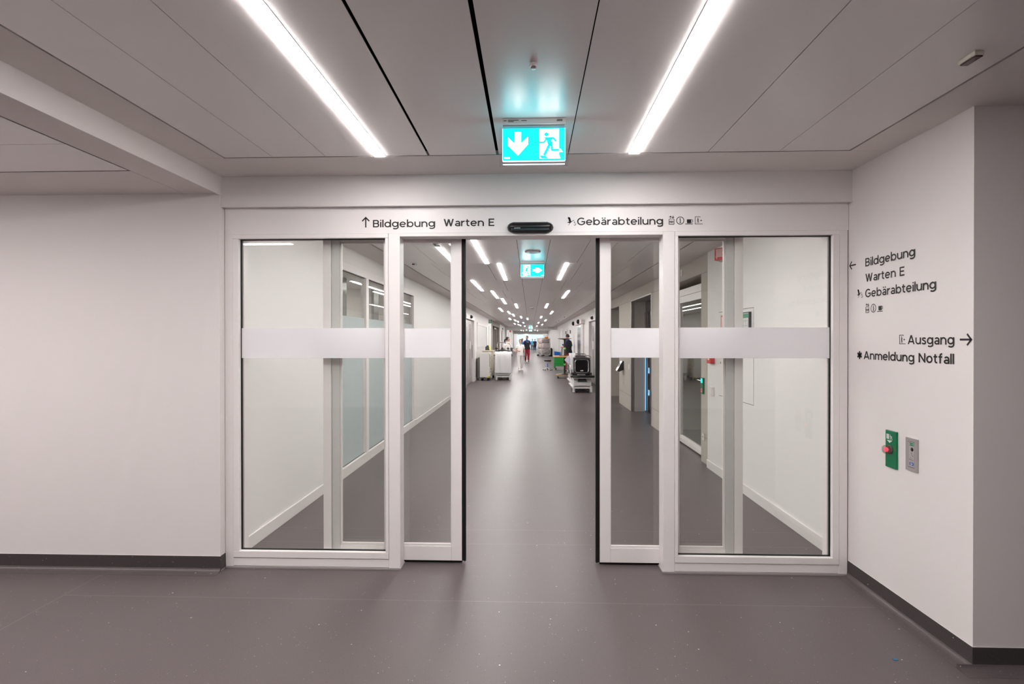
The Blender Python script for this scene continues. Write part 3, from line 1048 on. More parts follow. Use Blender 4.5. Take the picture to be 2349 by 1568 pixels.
part('lens', 'ruby', t, lambda b: b.box(-.018, .02, -.0515, -.046, -.030, -.012), .002)
t = thing('smoke_detector', 'white round detector behind the first corridor exit sign', 'detector', (.02, 8.6, ZK))
part('base', 'wall_white', t, lambda b: b.lathe((0, 0, 0), [(.02, 0), (.06, 0), (.055, -.02), (.035, -.045), (.01, -.05)]))
t = thing('smoke_detector', 'white square-based detector on the corridor ceiling before the distant exit sign', 'detector', (.05, 18.4, ZK))
part('base', 'wall_white', t, lambda b: b.box(-.07, .07, -.07, .07, -.02, 0), .008)
part('sensing_head', 'alu_light', t, lambda b: b.lathe((0, 0, 0), [(.06, -.02), (.05, -.05), (.02, -.06)]))
for i, y in enumerate((26.3, 31.5, 34.5)):
    o = MB().ell((0, 0, 0), (.022, .022, .02)).build('ceiling_spot', 'black')
    o.location = (1.62, y, ZK - .012)
    tag(o, 'tiny dark ceiling point above the right corridor wall, %s from the door' % ORD[i], 'detector', 'dark ceiling points')

# ------------------------------------------------------------------ right lobby wall panels
t = thing('emergency_button', 'green emergency exit button plate with glowing red knob on the right wall', 'button', (2.15, 3.346, .948))
part('plate', 'green_dark', t, lambda b: b.box(-.012, 0, -.050, .050, -.110, .110), .003)
wl_ = lambda x: (lambda u, v: (x, -u, v))
part('door_symbol', 'pale_mark', t, lambda b: [poly(b, [(-.038, .058), (-.012, .058), (-.012, .088), (-.038, .088)], wl_(-.0128)),
                                                poly(b, [(-.036, .051), (.017, .053), (-.009, .036)], wl_(-.0128)),
                                                poly(b, arc(-.002 + .0, .0835, .0035, .0035, 0, 330, 8), wl_(-.0128)),
                                                ribbon(b, [(.001, .079), (.004, .069)], .007, wl_(-.0128)), ribbon(b, [(-.008, .072), (.001, .077), (.012, .075), (.014, .069)], .003, wl_(-.0128)),
                                                ribbon(b, [(.003, .069), (-.002, .062), (-.001, .056)], .004, wl_(-.0128)), ribbon(b, [(.005, .069), (.011, .062), (.017, .059)], .004, wl_(-.0128))])
part('collar', 'joint', t, lambda b: b.lathe((-.012, .006, -.002), [(.006, 0), (.027, 0), (.027, -.006), (.02, -.007)], 'X'))
kn = part('knob', 'knob_clear', t, lambda b: b.lathe((-.018, .006, -.002), [(.012, 0), (.0225, 0), (.0250, -.010), (.0255, -.024), (.021, -.031), (.006, -.032)], 'X'))
part('lamp', 'red_lamp', kn, lambda b: b.ell((-.034, .006, -.002), (.010, .0135, .0135)), label='glowing red lamp')
t = thing('key_switch_panel', 'grey metal key switch panel with small green and blue labels on the right wall', 'switch', (2.15, 3.174, .952))
part('plate', 'alu', t, lambda b: b.box(-.008, 0, -.049, .049, -.092, .092), .001)
part('groove', 'joint', t, lambda b: [b.box(-.0084, -.0078, .0235, .0255, -.070, .072), b.box(-.0084, -.0078, -.0245, .0255, .0705, .0725), b.box(-.0084, -.0078, -.0245, .0255, -.0725, -.0695)])
part('inlay', 'alu_light', t, lambda b: b.box(-.009, -.0075, -.0245, .0235, -.069, .070))
part('green_label', 'print_green', t, lambda b: b.box(-.0096, -.0088, -.022, .015, .050, .066))
part('green_label_print', 'pale_mark', t, lambda b: [b.box(-.0099, -.0094, y, y + w, .054, .062) for y, w in ((.008, .005), (-.019, .005))] + [b.box(-.0099, -.0094, -.010, .004, .0575, .059)])
part('keyhole', 'black', t, lambda b: b.lathe((-.0085, -.007, .030), [(.002, -.0012), (.011, -.0012), (.011, .001)][::-1], 'X', 20))
part('key_print', 'joint', t, lambda b: [b.box(-.0096, -.0088, y0, y1, z0, z1) for y0, y1, z0, z1 in ((-.010, -.002, .010, .0115), (-.003, -.002, -.002, .011), (-.013, -.003, -.003, -.002), (-.016, -.013, -.010, -.004),
                                       (-.004, .012, -.020, -.019), (-.018, -.006, -.022, -.021), (.008, .014, -.030, -.026), (-.003, .003, -.031, -.027), (-.016, -.010, -.033, -.029), (.0, .010, -.040, -.039), (-.016, -.006, -.042, -.041))])
part('blue_label', 'print_blue', t, lambda b: b.box(-.0096, -.0088, -.020, .013, -.060, -.044))
part('blue_label_print', 'pale_mark', t, lambda b: [ribbon(b, arc(.001, -.052, .005, .005, 60, 300, 10), .003, wl_(-.0099)), poly(b, arc(.008, -.052, .0045, .0045, 0, 330, 12), wl_(-.0099))])

# blue scrap on the floor
o = MB().prism([(-.011, -.006, 0), (.004, -.009, 0), (.013, -.004, 0), (.006, .001, 0), (.009, .007, 0), (-.004, .005, 0), (-.010, .008, 0)], (0, 0, .0025)).build('paper_scrap', mat('blue_scrap', (.02, .17, .30), .6))
o.location = (1.822, 2.812, 0.0005)
tag(o, 'tiny torn blue paper scrap on the grey floor before the right wall', 'scrap')


# ================================================================== corridor fittings
def on_right(x):       # local frame of things fixed to the right corridor wall: u towards the camera
    return lambda u, v: (x, -u, v)


# glazed partition on the left
pt = thing('glass_partition', 'white framed glass partition with frosted lower panes in the left corridor wall', 'partition', (XL, 7.995, 0))
yo = -7.995
MUL = [(5.72, 5.82), (7.19, 7.30), (8.72, 8.83), (10.15, 10.265)]
for a, c in MUL:
    part('mullion', 'frame', pt, lambda b: b.box(-.07, .004, a + yo, c + yo, .115, 2.41), .002)
part('head_frame', 'frame', pt, lambda b: b.box(-.07, .004, 5.72 + yo, 10.265 + yo, 2.41, 2.508), .002)
part('bottom_rail', 'white_base', pt, lambda b: b.box(-.07, .012, 5.72 + yo, 10.265 + yo, 0, .115), .002)
for (a0, a), (c, c1) in zip(MUL[:-1], MUL[1:]):
    part('upper_pane', 'glass', pt, lambda b: b.box(-.035, -.027, a + yo, c + yo, 1.885, 2.41))
    lo = part('frosted_pane', 'frost_blue', pt, lambda b: b.box(-.0345, -.0315, a + yo, c + yo, .115, 1.885), label='frosted pale blue glass pane')
    part('edge_fade', 'frame', lo, lambda b: [b.box(-.0312, -.0302, a + yo, a + .012 + yo, .125, 1.88), b.box(-.0312, -.0302, c - .012 + yo, c + yo, .125, 1.88)])
    part('pane_edge', 'joint', pt, lambda b: [b.box(-.027, -.02, a + yo, c + yo, 2.404, 2.411), b.box(-.027, -.02, a + yo, c + yo, .115, .121)])
    part('inner_stile', 'glazed_grey', pt, lambda b: b.box(-.30, -.26, c - .26 + yo, c + yo, .0, 2.41))

# glazed door on the right, set back in the concrete
gd = thing('glazed_door', 'white framed glazed door set back in the beige concrete wall', 'door', (2.33, 8.245, 0))
y0 = -8.245
part('transom', 'frame', gd, lambda b: [b.box(0, .06, 7.352 + y0, 9.25 + y0, 2.16, 2.262), b.box(.004, .06, 7.352 + y0, 9.25 + y0, 2.266, 2.37)], .003)
part('bottom_rail', 'frame', gd, lambda b: [b.box(.0, .05, 7.352 + y0, 9.25 + y0, .02, .085), b.box(.008, .05, 7.352 + y0, 9.25 + y0, .087, .12)], .003)
for a, c in ((7.352, 7.40), (8.68, 8.76), (8.77, 8.86), (9.17, 9.25)):
    part('stile', 'frame', gd, lambda b: b.box(0, .05, a + y0, c + y0, .02, 2.16), .003)
for a, c in ((7.40, 8.68), (8.86, 9.17)):
    part('glass_pane', 'glass', gd, lambda b: b.box(.02, .028, a + y0, c + y0, .12, 2.16))
part('handle', 'chrome', gd, lambda b: [b.tube([(-.05, 7.40 + y0, 1.05), (-.05, 7.60 + y0, 1.05)], .011), b.tube([(-.05, 7.42 + y0, 1.05), (0.0, 7.42 + y0, 1.05)], .009)])

# lift on the right
lf = thing('lift_entrance', 'steel lined lift entrance with blue lights and reflections in the right concrete wall', 'lift', (CX, 11.38, 0))
part('lining', 'steel', lf, lambda b: [b.box(-.006, .40, -1.04, -1.015, 0, 2.47), b.box(-.006, .40, 1.0, 1.04, 0, 2.47), b.box(-.006, .40, -1.015, 1.0, 2.445, 2.47)], .002)
part('jamb_panel', 'lift_grey', lf, lambda b: b.box(.07, .31, .992, .9995, 0, 2.44))
part('door_panel', 'lift_dark', lf, lambda b: [b.box(.33, .36, y, y + .62, .01, 2.2) for y in (-1.0, -.36)] + [b.box(.33, .36, .82, 1.0, .01, 2.2)], .003)
part('door_head', 'lift_dark', lf, lambda b: b.box(.31, .37, -1.0, 1.0, 2.2, 2.44))
part('door_stile', 'steel', lf, lambda b: [b.box(.315, .34, y, y + .05, .01, 2.2) for y in (.28, .52, .74)] + [b.box(.295, .325, .90, .99, 1.46, 2.2)])
part('light_strip', 'blue_lamp_and_reflection', lf, lambda b: [b.box(.302, .308, .975, .983, .03, 1.45), b.box(.302, .308, .935, .941, .03, 1.45)], label='thin blue light strips')
for z in (.45, .93, 1.38):
    part('blue_glow', 'blue_lamp_and_reflection', lf, lambda b: [b.box(.305, .32, .63, .64, z - .05, z + .06), b.box(.305, .32, .66, .67, z - .05, z + .06), b.tube([(.31, .63, z - .06), (.31, .72, z - .03)], .006)])  # blue reflections in the lift built as small glowing bars
part('sill', 'steel', lf, lambda b: b.box(.29, .39, -1.0, 1.0, 0, .012))
# second opening lining
struct('trim_passage', 'steel_dark', lambda b: [b.box(CX - .004, CX + .04, 14.082, 14.09, 0, 2.45), b.box(CX - .003, CX + .36, 14.09, 15.74, 2.45, 2.468)])

# intercom console
t = thing('intercom_console', 'tilted silver call console on the concrete pier beyond the lift', 'console', (CX, 13.45, .955))
part('wedge', 'black', t, lambda b: b.prism([(0, -.10, .13), (-.04, -.10, .12), (-.16, -.10, -.10), (-.12, -.10, -.13), (0, -.10, -.08)], (0, .20, 0)), .004)
part('face_plate', 'chrome', t, lambda b: b.prism([(-.042, -.105, .125), (-.050, -.105, .122), (-.172, -.105, -.10), (-.162, -.105, -.104)], (0, .21, 0)), .002)
part('screen', 'black_gloss', t, lambda b: b.prism([(-.072, -.075, .086), (-.078, -.075, .084), (-.128, -.075, -.006), (-.122, -.075, -.01)], (0, .12, 0)))
t = thing('light_switch', 'small white switch on the concrete pier, beside the lift lining', 'switch', (CX, 12.62, .98))
part('plate', 'frame', t, lambda b: b.box(-.012, 0, -.04, .04, -.06, .06), .003)
part('rocker', 'wall_white', t, lambda b: b.box(-.016, -.012, -.025, .025, -.03, .03), .002)

# white wall pieces
t = thing('access_panel', 'flush white access panel with thin dark joints in the right corridor wall', 'panel', (XR, 6.065, 1.432))
part('joint', 'joint', t, lambda b: b.box(-.0012, -.0004, -.5058, .5058, -.4895, .4895))
part('cover', 'wall_white', t, lambda b: b.box(-.004, -.0013, -.5045, .5045, -.4835, .4835))
part('lock', 'steel', t, lambda b: b.lathe((-.004, .44, -.10), [(.012, 0), (.012, -.003), (.003, -.004)], 'X', 12))


def hose_print(b, f):
    """hose reel with flames, unit 0..1 box"""
    for x in (.10, .18, .26, .34, .42):
        poly(b, [(x, .34), (x + .06, .34), (x + .06, .86), (x, .86)], f)
    poly(b, [(.06, .27), (.52, .27), (.52, .33), (.06, .33)], f)
    poly(b, [(.06, .87), (.52, .87), (.52, .92), (.06, .92)], f)
    ribbon(b, [(.14, .30), (.14, .16), (.17, .12)], .05, f)
    ribbon(b, [(.52, .62), (.58, .62)], .06, f)
    for i in range(4):
        ribbon(b, [(.60 + .03 * i, .76 - .15 * i), (.68 + .03 * i, .62 - .12 * i), (.80 + .02 * i, .60 - .11 * i), (.90, .70 - .12 * i)], .05, f)


t = thing('fire_hose_sign', 'angled red fire hose sign with white print high on the right corridor wall', 'sign', (XR, 6.36, 2.565))
part('housing', 'alu', t, lambda b: b.prism([(0, -.15, -.066), (0, .13, -.066), (-.118, 0, -.066)], (0, 0, .130)))
ax, ay = Vector((-.121, -.001)), Vector((-.002, -.154))
fr = lambda d: (lambda u, v: (ax.x + (ay.x - ax.x) * u - d * .8, ax.y + (ay.y - ax.y) * u - d * .6, -.068 + .136 * v))
part('red_face', 'red_sign', t, lambda b: b.prism([(-.120, 0, -.068), (0, -.152, -.068), (-.0025, -.1545, -.068), (-.123, -.002, -.068)], (0, 0, .136)))
part('white_print', 'red_pale', t, lambda b: hose_print(b, fr(.004)))
t = thing('fire_hose_sign', 'flat red fire hose sign on the white access panel', 'sign', (XR - .0042, 6.40, 1.78))
part('red_face', 'red_sign', t, lambda b: b.box(-.004, 0, -.09, .09, -.10, .10))
part('white_print', 'red_pale', t, lambda b: hose_print(b, lambda u, v: (-.0046, .085 - u * .17, -.09 + v * .18)))
t = thing('notice_frame', 'dark framed notice with green heading on the white access panel', 'notice', (XR - .0042, 5.74, 1.69))
part('frame', 'grey_box', t, lambda b: b.box(-.025, 0, -.13, .13, -.19, .19), .003)
pp = part('sheet', 'paper', t, lambda b: b.box(-.0265, -.0245, -.118, .118, -.178, .178))
part('heading', 'print_green', pp, lambda b: b.box(-.0272, -.0262, -.115, .115, .130, .172))
part('plan_lines', 'joint', pp, lambda b: [b.box(-.0272, -.0264, -.10 + i * .05, -.099 + i * .05, -.15, .11) for i in range(5)] + [b.box(-.0272, -.0264, -.10, .10, -.15 + i * .05, -.148 + i * .05) for i in range(6)])
t = thing('fire_alarm_box', 'red fire alarm call box on the white wall beside the concrete', 'alarm', (XR, 6.80, 1.385))
part('housing', 'red_sign', t, lambda b: b.box(-.05, 0, -.075, .075, -.075, .075), .004)
part('window', 'red_pale', t, lambda b: b.box(-.0515, -.0495, -.03, .03, -.035, .035))
t = thing('light_switch', 'white double light switch below the red alarm box', 'switch', (XR, 6.785, .972))
part('plate', 'frame', t, lambda b: b.box(-.03, 0, -.055, .055, -.055, .055), .004)
part('rocker', 'wall_white', t, lambda b: b.box(-.035, -.03, -.03, .03, -.035, .035), .003)
t = thing('emergency_button', 'slim green emergency button with lit window and red ring on beige concrete', 'button', (CX, 7.25, 1.0))
part('plate', 'green_dark', t, lambda b: b.box(-.025, 0, -.045, .045, -.105, .105), .003)
part('lit_window', 'cyan_lit', t, lambda b: b.box(-.0265, -.0245, -.03, .03, .04, .092), label='lit pale green window')
part('red_ring', 'red_lamp', t, lambda b: ribbon(b, arc(0, -.06, .022, .022, 0, 360, 18), .010, lambda u, v: (-.0262, u, v)), label='glowing red ring')
t = thing('wall_socket', 'ivory wall socket low on the beige concrete pilaster', 'socket', (CX, 7.24, .338))
part('plate', 'ivory', t, lambda b: b.box(-.012, 0, -.045, .045, -.045, .045), .003)
part('sockets', 'joint', t, lambda b: b.box(-.0126, -.0118, -.012, .012, -.008, .008))
t = thing('wall_plate', 'small white blank plate high on the beige concrete above the glazed door', 'plate', (CX, 8.28, 2.59))
part('plate', 'frame', t, lambda b: b.box(-.01, 0, -.05, .05, -.05, .05), .003)


# automatic doors further down the corridor
def side_door(label, side, ya, yb, zt):
    """sliding room door in a recess; side -1 left, +1 right"""
    x = XL if side < 0 else XR
    yc = (ya + yb) / 2
    t = thing('automatic_room_door', label, 'door', (x, yc, 0), 0 if side < 0 else PI)
    h = (yb - ya) / 2
    part('casing', 'frame', t, lambda b: [b.box(-.19, .02, -h, -h + .12, 0, zt), b.box(-.19, .02, h - .12, h, 0, zt), b.box(.001, .03, -h, h, zt - .01, zt + .17)], .004)
    lfp = part('leaf', 'alu_light', t, lambda b: b.box(-.12, -.07, -h + .12, h - .12, .01, zt), .003)
    part('glass_slot', 'glazed_grey', lfp, lambda b: [b.box(-.069, -.064, y, y + .28, .2, zt - .15) for y in (-h * .55, h * .35)])
    part('white_band', 'frame', lfp, lambda b: [b.box(-.0636, -.062, y, y + .28, 1.25, 1.55) for y in (-h * .55, h * .35)])
    part('sensor', 'black', t, lambda b: b.rings([[(.03 + .07 * max(0, math.cos(a)) * s, y, zt + .09 + .06 * math.sin(a) * s) for a in [-PI / 2 + PI * k / 8 for k in range(9)]] for y, s in ((-.16, .3), (-.12, 1), (.12, 1), (.16, .3))]), label='black door sensor')
    part('handle', 'steel', t, lambda b: b.tube([(-.04, h - .3, .9), (-.04, h - .3, 1.4)], .015))
    return t


side_door('white automatic room door with black sensor, nearest on the left corridor wall', -1, 18.25, 21.1, 2.33)
side_door('white automatic room door with black sensor, nearest on the right corridor wall', 1, 18.1, 21.0, 2.28)
dl = side_door('white automatic room door with black sensor, just past the dark lift surround', -1, 40.2, 43.0, 2.33)

t = thing('wall_mounted_sliding_door', 'white sliding door with rail box, two black sensors and grey glass strip', 'door', (XR, 24.6, 0))
part('rail_box', 'frame', t, lambda b: b.box(-.16, 0, -2.0, 1.5, 2.26, 2.42), .01)
part('leaf', 'frame', t, lambda b: b.box(-.06, -.01, -1.6, 1.2, .01, 2.26), .004)
part('glass_strip', 'glazed_grey', t, lambda b: b.box(-.066, -.059, -.75, .75, .1, 2.22), label='tall grey glass strip')
for y in (-1.15, 1.5):
    part('sensor', 'black', t, lambda b: b.lathe((-.16, y, 2.36), [(.05, .01), (.10, -.02), (.09, -.08), (.03, -.11)], 'X', 14), label='black door sensor')
for i, y in enumerate((30.4, 34.2)):
    t = thing('door_nameplate', 'thin dark upright plate on the right wall above the man with the phone, %s one' % ('nearer', 'farther')[i], 'sign', (XR, y, 2.03))
    part('plate', 'steel_dark', t, lambda b: b.box(-.06, 0, -.02, .02, -.10, .10), .004)


def plain_door(label, side, yc, w=1.3):
    x = XL if side < 0 else XR
    t = thing('room_door', label, 'door', (x, yc, 0), 0 if side < 0 else PI)
    part('casing', 'frame', t, lambda b: [b.box(.001, .035, -w / 2 - .1, -w / 2, 0, 2.3), b.box(.001, .035, w / 2, w / 2 + .1, 0, 2.3), b.box(.001, .035, -w / 2, w / 2, 2.2, 2.3)], .006)
    part('leaf', 'cart', t, lambda b: b.box(.001, .012, -w / 2, w / 2, .01, 2.2), .002)
    part('handle', 'steel', t, lambda b: b.tube([(.05, w / 2 - .1, 1.05), (.05, w / 2 - .24, 1.05)], .012))
    return t


plain_door('white closed room door on the right wall behind the green crate trolley', 1, 32.4)
plain_door('white closed room door on the right wall, second past the man with the phone', 1, 37.2)
plain_door('white closed room door on the right wall, farthest before the portal beam', 1, 42.0)
plain_door('white closed wide door on the left wall behind the white carts', -1, 24.6, 4.6)
plain_door('white closed narrow door on the left wall under the green flag sign', -1, 29.1, .9)
plain_door('white door on the left wall beyond the portal beam', -1, 54.0)
plain_door('white door on the left wall at the far end of the corridor', -1, 62.0)

t = thing('exit_flag_sign', 'small green and white running man flag sign on the left corridor wall', 'sign', (XL, 28.4, 2.55))
part('plate', 'paper', t, lambda b: b.box(0, .17, -.008, .008, -.11, .09), .003)
part('green_field', 'print_green', t, lambda b: [b.box(.012, .05, -.010, -.007, -.10, .08), b.box(.12, .16, -.010, -.007, -.10, .08), b.box(.05, .12, -.010, -.007, -.10, -.06)])
part('figure', 'print_green', t, lambda b: [b.ell((.085, -.009, .05), (.014, .002, .014)), b.prism([(.06, -.0095, .03), (.10, -.0095, .03), (.09, -.0095, -.03), (.07, -.0095, -.03)], (0, .002, 0))])
t = thing('dark_wall_plate', 'dark brown plate on the left wall behind the white cart', 'wall guard', (XL + .036, 22.6, .44))  # plain dark plate standing just off the wall
part('plate', 'steel_dark', t, lambda b: b.box(0.001, .018, -.72, .72, -.42, .42), .003)
part('edge_strip', 'steel', t, lambda b: b.box(0.001, .024, -.72, .72, .42, .44))
for i, y in enumerate((33.2, 36.8)):
    t = thing('lift_door', 'brushed steel lift door in the dark left surround, %s one' % ('nearer', 'farther')[i], 'lift', (XL - .488, y, 0))
    part('panel', 'steel_dark', t, lambda b: [b.box(0, .03, -1.0, -.01, .01, 2.3), b.box(0, .03, .01, 1.0, .01, 2.3)], .004)
    part('jamb', 'steel', t, lambda b: [b.box(0, .30, -1.25, -1.05, 0, 2.42), b.box(0, .30, 1.05, 1.25, 0, 2.42)], .004)
    part('head', 'steel_dark', t, lambda b: b.box(0, .3, -1.25, 1.25, 2.3, 2.42))


# ================================================================== things standing in the corridor
def caster(parent, x, y, r=.06, w=.04, m='black', fork='bed_metal'):
    c = part('caster', m, parent, lambda b: b.lathe((x, y, r), [(r * .4, -w / 2), (r, -w / 2 + .004), (r, w / 2 - .004), (r * .4, w / 2)], 'X', 14))
    part('fork', fork, c, lambda b: b.box(x - w / 2 - .012, x + w / 2 + .012, y - .02, y + .02, r * 1.6, r * 2.3), .004)
    return c


# white cabinet cart
t = thing('medical_cart', 'tall white closed cart with yellow pedal beside the left wall', 'cart', (-1.79, 21.55, 0))
part('cabinet', 'cart', t, lambda b: b.box(-.195, .195, 0, .62, .125, 1.06), .012)
part('top_plate', 'cart', t, lambda b: b.box(-.20, .20, -.006, .63, 1.06, 1.085), .008)
part('side_seam', 'joint', t, lambda b: b.box(.185, .1955, -.002, .003, .55, 1.05))
for i in range(5):
    part('drawer_front', 'cream', t, lambda b: b.box(.195, .212, .05, .57, .17 + i * .17, .32 + i * .17), .004)
    part('drawer_handle', 'chrome', t, lambda b: b.tube([(.212, .15, .27 + i * .17), (.24, .15, .27 + i * .17), (.24, .47, .27 + i * .17), (.212, .47, .27 + i * .17)], .008, 6))
part('pedal', 'yellow', t, lambda b: b.prism([(.07, -.01, .125), (.20, -.01, .20), (.20, -.01, .155), (.10, -.01, .105)], (0, -.03, 0)), .004, label='yellow plastic pedal')
for x in (-.12, .13):
    for y in (.08, .52):
        caster(t, x, y, .055, .06)
# cream cart behind
t = thing('medical_cart', 'cream shelf cart standing behind the tall white cart', 'cart', (-1.76, 22.9, 0))
part('cabinet', 'cream', t, lambda b: b.box(-.22, .22, 0, .6, .30, 1.10), .01)
part('top_tray', 'cream', t, lambda b: b.box(-.24, .24, -.02, .62, 1.10, 1.16), .01)
part('side_bin', 'cart', t, lambda b: [b.box(.22, .29, .04, .5, z, z + .12) for z in (.42, .66, .86)], .008)
part('upright', 'cream', t, lambda b: [b.box(.20, .25, -.005, .03, .14, 1.1), b.box(.20, .25, .55, .59, .14, 1.1)], .003)
part('base_bar', 'bed_metal', t, lambda b: b.box(-.22, .26, 0, .6, .12, .30), .01)
for x in (-.16, .20):
    for y in (.08, .50):
        caster(t, x, y, .065, .05)
t = thing('container', 'dark grey box with yellow edge on top of the cream cart', 'container', (-1.79, 23.15, 1.16))
part('body', 'grey_box', t, lambda b: b.prism([(-.10, -.1, 0), (.07, -.1, 0), (.04, -.1, .19), (-.01, -.1, .21), (-.10, -.1, .14)], (0, .3, 0)), .008)
part('edge_strip', 'yellow', t, lambda b: b.prism([(.072, -.105, 0), (.105, -.105, 0), (.07, -.105, .19), (.042, -.105, .20)], (0, .3, 0)), .004, label='yellow edge strip')


def rr(cx, cz, w, h, r, n=5):
    """rounded rectangle outline in the xz plane"""
    pts = []
    for qx, qz, a0 in ((1, 1, 0), (-1, 1, 90), (-1, -1, 180), (1, -1, 270)):
        for k in range(n + 1):
            a = math.radians(a0 + 90 * k / n)
            pts.append((cx + qx * (w / 2 - r) + r * math.cos(a), cz + qz * (h / 2 - r) + r * math.sin(a)))
    return pts


def backrest_end(t, slab, yb, dz):
    part('backrest', 'pad', t, lambda b: slab(b, .54, .50, .80 + dz, .09, yb), .012)
    bp = part('backrest_panel', 'black_gloss', t, lambda b: slab(b, .38, .36, .79 + dz, .03, yb + .0), .006)
    part('panel_rim', 'chrome', bp, lambda b: b.tube([(x, yb + .01 + (zz + .20) * .18, .79 + dz + zz) for x, zz in rr(0, 0, .41, .39, .07) + [rr(0, 0, .41, .39, .07)[0]]], .013, 6))
    part('maker_mark', 'cart', bp, lambda b: b.box(-.045, .045, yb + .001, yb + .012, .635 + dz, .665 + dz))
    part('head_pillow', 'pad_grey', t, lambda b: b.rings([[(x, yb + .12 + .06 * math.cos(a), 1.02 + dz + .055 * math.sin(a) - .45 * x * x) for a in [2 * PI * k / 10 for k in range(10)]] for x in [-.26 + .052 * i for i in range(11)]]))


def stretcher(label, loc, dz, hoop_h, upright=True):
    """patient trolley seen from its end; -y is the near end"""
    t = thing('patient_stretcher', label, 'stretcher', loc)
    part('base_cover', 'bed_metal', t, lambda b: [b.box(-.25, .25, .10, 1.75, .17, .30), b.prism([(-.27, .02, .20), (-.27, .02, .28), (-.24, .30, .42), (-.24, .9, .42), (-.24, .9, .20)], (.54, 0, 0))], .012)
    part('grille', 'grey_box', t, lambda b: b.prism([(-.14, .06, .325), (.14, .06, .325), (.11, .22, .400), (-.11, .22, .400)], (0, -.012, .016)))
    part('cross_bar', 'cart', t, lambda b: [b.box(-.30, .30, -.01, .05, .12, .17), b.box(-.30, .30, 1.66, 1.72, .12, .17), b.box(-.29, -.24, 0, 1.7, .12, .17), b.box(.24, .29, 0, 1.7, .12, .17)], .008)
    for x in (-.265, .265):
        part('corner_buffer', 'cart', t, lambda b: b.cyl((x, .0, .015), (x, .0, .20), .034), .006)
    for x in (-.17, .17):
        for y in (.10, 1.58):
            caster(t, x, y, .06, .07, 'grey_box', 'cart')
    part('lift_column', 'bed_metal', t, lambda b: [b.box(-.12, .12, .35, .55, .30, .62 + dz), b.box(-.12, .12, 1.2, 1.4, .30, .62 + dz)], .01)
    part('deck_frame', 'cart', t, lambda b: b.box(-.29, .29, .04, 1.8, .42 + dz, .47 + dz), .008)
    part('end_bumper', 'pad', t, lambda b: b.tube([(-.34, .02, .487 + dz), (-.32, .0, .487 + dz), (.32, .0, .487 + dz), (.34, .02, .487 + dz)], .036, 10))
    part('mattress', 'pad', t, lambda b: b.box(-.29, .29, .42, 1.85, .49 + dz, .60 + dz), .03)
    yb = .22

    def slab(b, w, h, z, th, y, lean=.18, r=.09):
        o = rr(0, 0, w, h, r)
        b.prism([(x, y + (zz + h / 2) * lean, z + zz) for x, zz in o], (0, th, 0))
    if upright:
        backrest_end(t, slab, yb, dz)
    else:
        part('backrest', 'pad', t, lambda b: b.rings([[(x, .34 + .10 * math.cos(a), 1.19 + .035 * math.sin(a) - .9 * x * x) for a in [2 * PI * k / 10 for k in range(10)]] for x in [-.29 + .058 * i for i in range(11)]]))
        for x, y in ((-.30, .5), (-.06, .5), (.17, .5), (.31, .5)):
            part('grip', 'pad', t, lambda b: [b.cyl((x, y, 1.13), (x, y, 1.30), .02), b.cyl((x - .05, y, 1.24), (x + .05, y, 1.24), .025)])
    hp = []
    zb = .50 + dz
    for p in [(-.27, zb), (-.27, hoop_h - .10)] + arc(-.19, hoop_h - .08, .08, .08, 180, 90, 5) + arc(.19, hoop_h - .08, .08, .08, 90, 0, 5) + [(.27, hoop_h - .10), (.27, zb)]:
        hp.append((p[0], (.10 if upright else .62) + (p[1] - zb) * .05, p[1]))
    part('push_hoop', 'chrome', t, lambda b: b.tube(hp, .014, 8))
    for x in (-.27, .27):
        part('hoop_socket', 'pad', t, lambda b: b.cyl((x, .10 if upright else .62, .47 + dz), (x, .10 if upright else .62, .60 + dz), .024))
    for x in (-.32, .32):
        part('side_rail', 'chrome', t, lambda b: [b.tube([(x, .55, .47 + dz), (x, .55, .78 + dz), (x, 1.5, .78 + dz), (x, 1.5, .47 + dz)], .013, 8), b.tube([(x, 1.0, .47 + dz), (x, 1.0, .78 + dz)], .010, 8)])
    return t


SR = stretcher('black padded patient stretcher with chrome hoop, nearest on the right side', (1.572, 16.72, 0), 0.0, 1.11)
s2 = dup(SR, (1.66, 19.0, 0), None, 'patient stretcher with white sheet, behind the nearest one on the right side')
sl = stretcher('patient stretcher with white sheet over its end on the left side', (-1.075, 21.75, 0), .50, 1.49, False)
# sheets
def sheet(name_label, loc, cols, th=.012, m='linen'):
    """cloth swept along a profile with small waves; cols: list of (y,z), x range"""
    (x0, x1), prof = cols
    n = 18
    b = MB()
    rows_a, rows_b = [], []
    for j, (y, z) in enumerate(prof):
        ra, rb = [], []
        for i in range(n + 1):
            u = i / n
            x = x0 + (x1 - x0) * u
            wv = .008 * math.sin(u * 17 + j * .8) + .004 * math.sin(u * 41)
            ra.append((x, y - wv, z))
            rb.append((x, y - wv + th, z - .001))
        rows_a.append(ra)
        rows_b.append(rb)
    ring = [[*ra, *rb[::-1]] for ra, rb in zip(rows_a, rows_b)]
    b.rings(ring)
    o = b.build('bed_sheet', m)
    o.location = loc
    return tag(o, name_label, 'sheet')


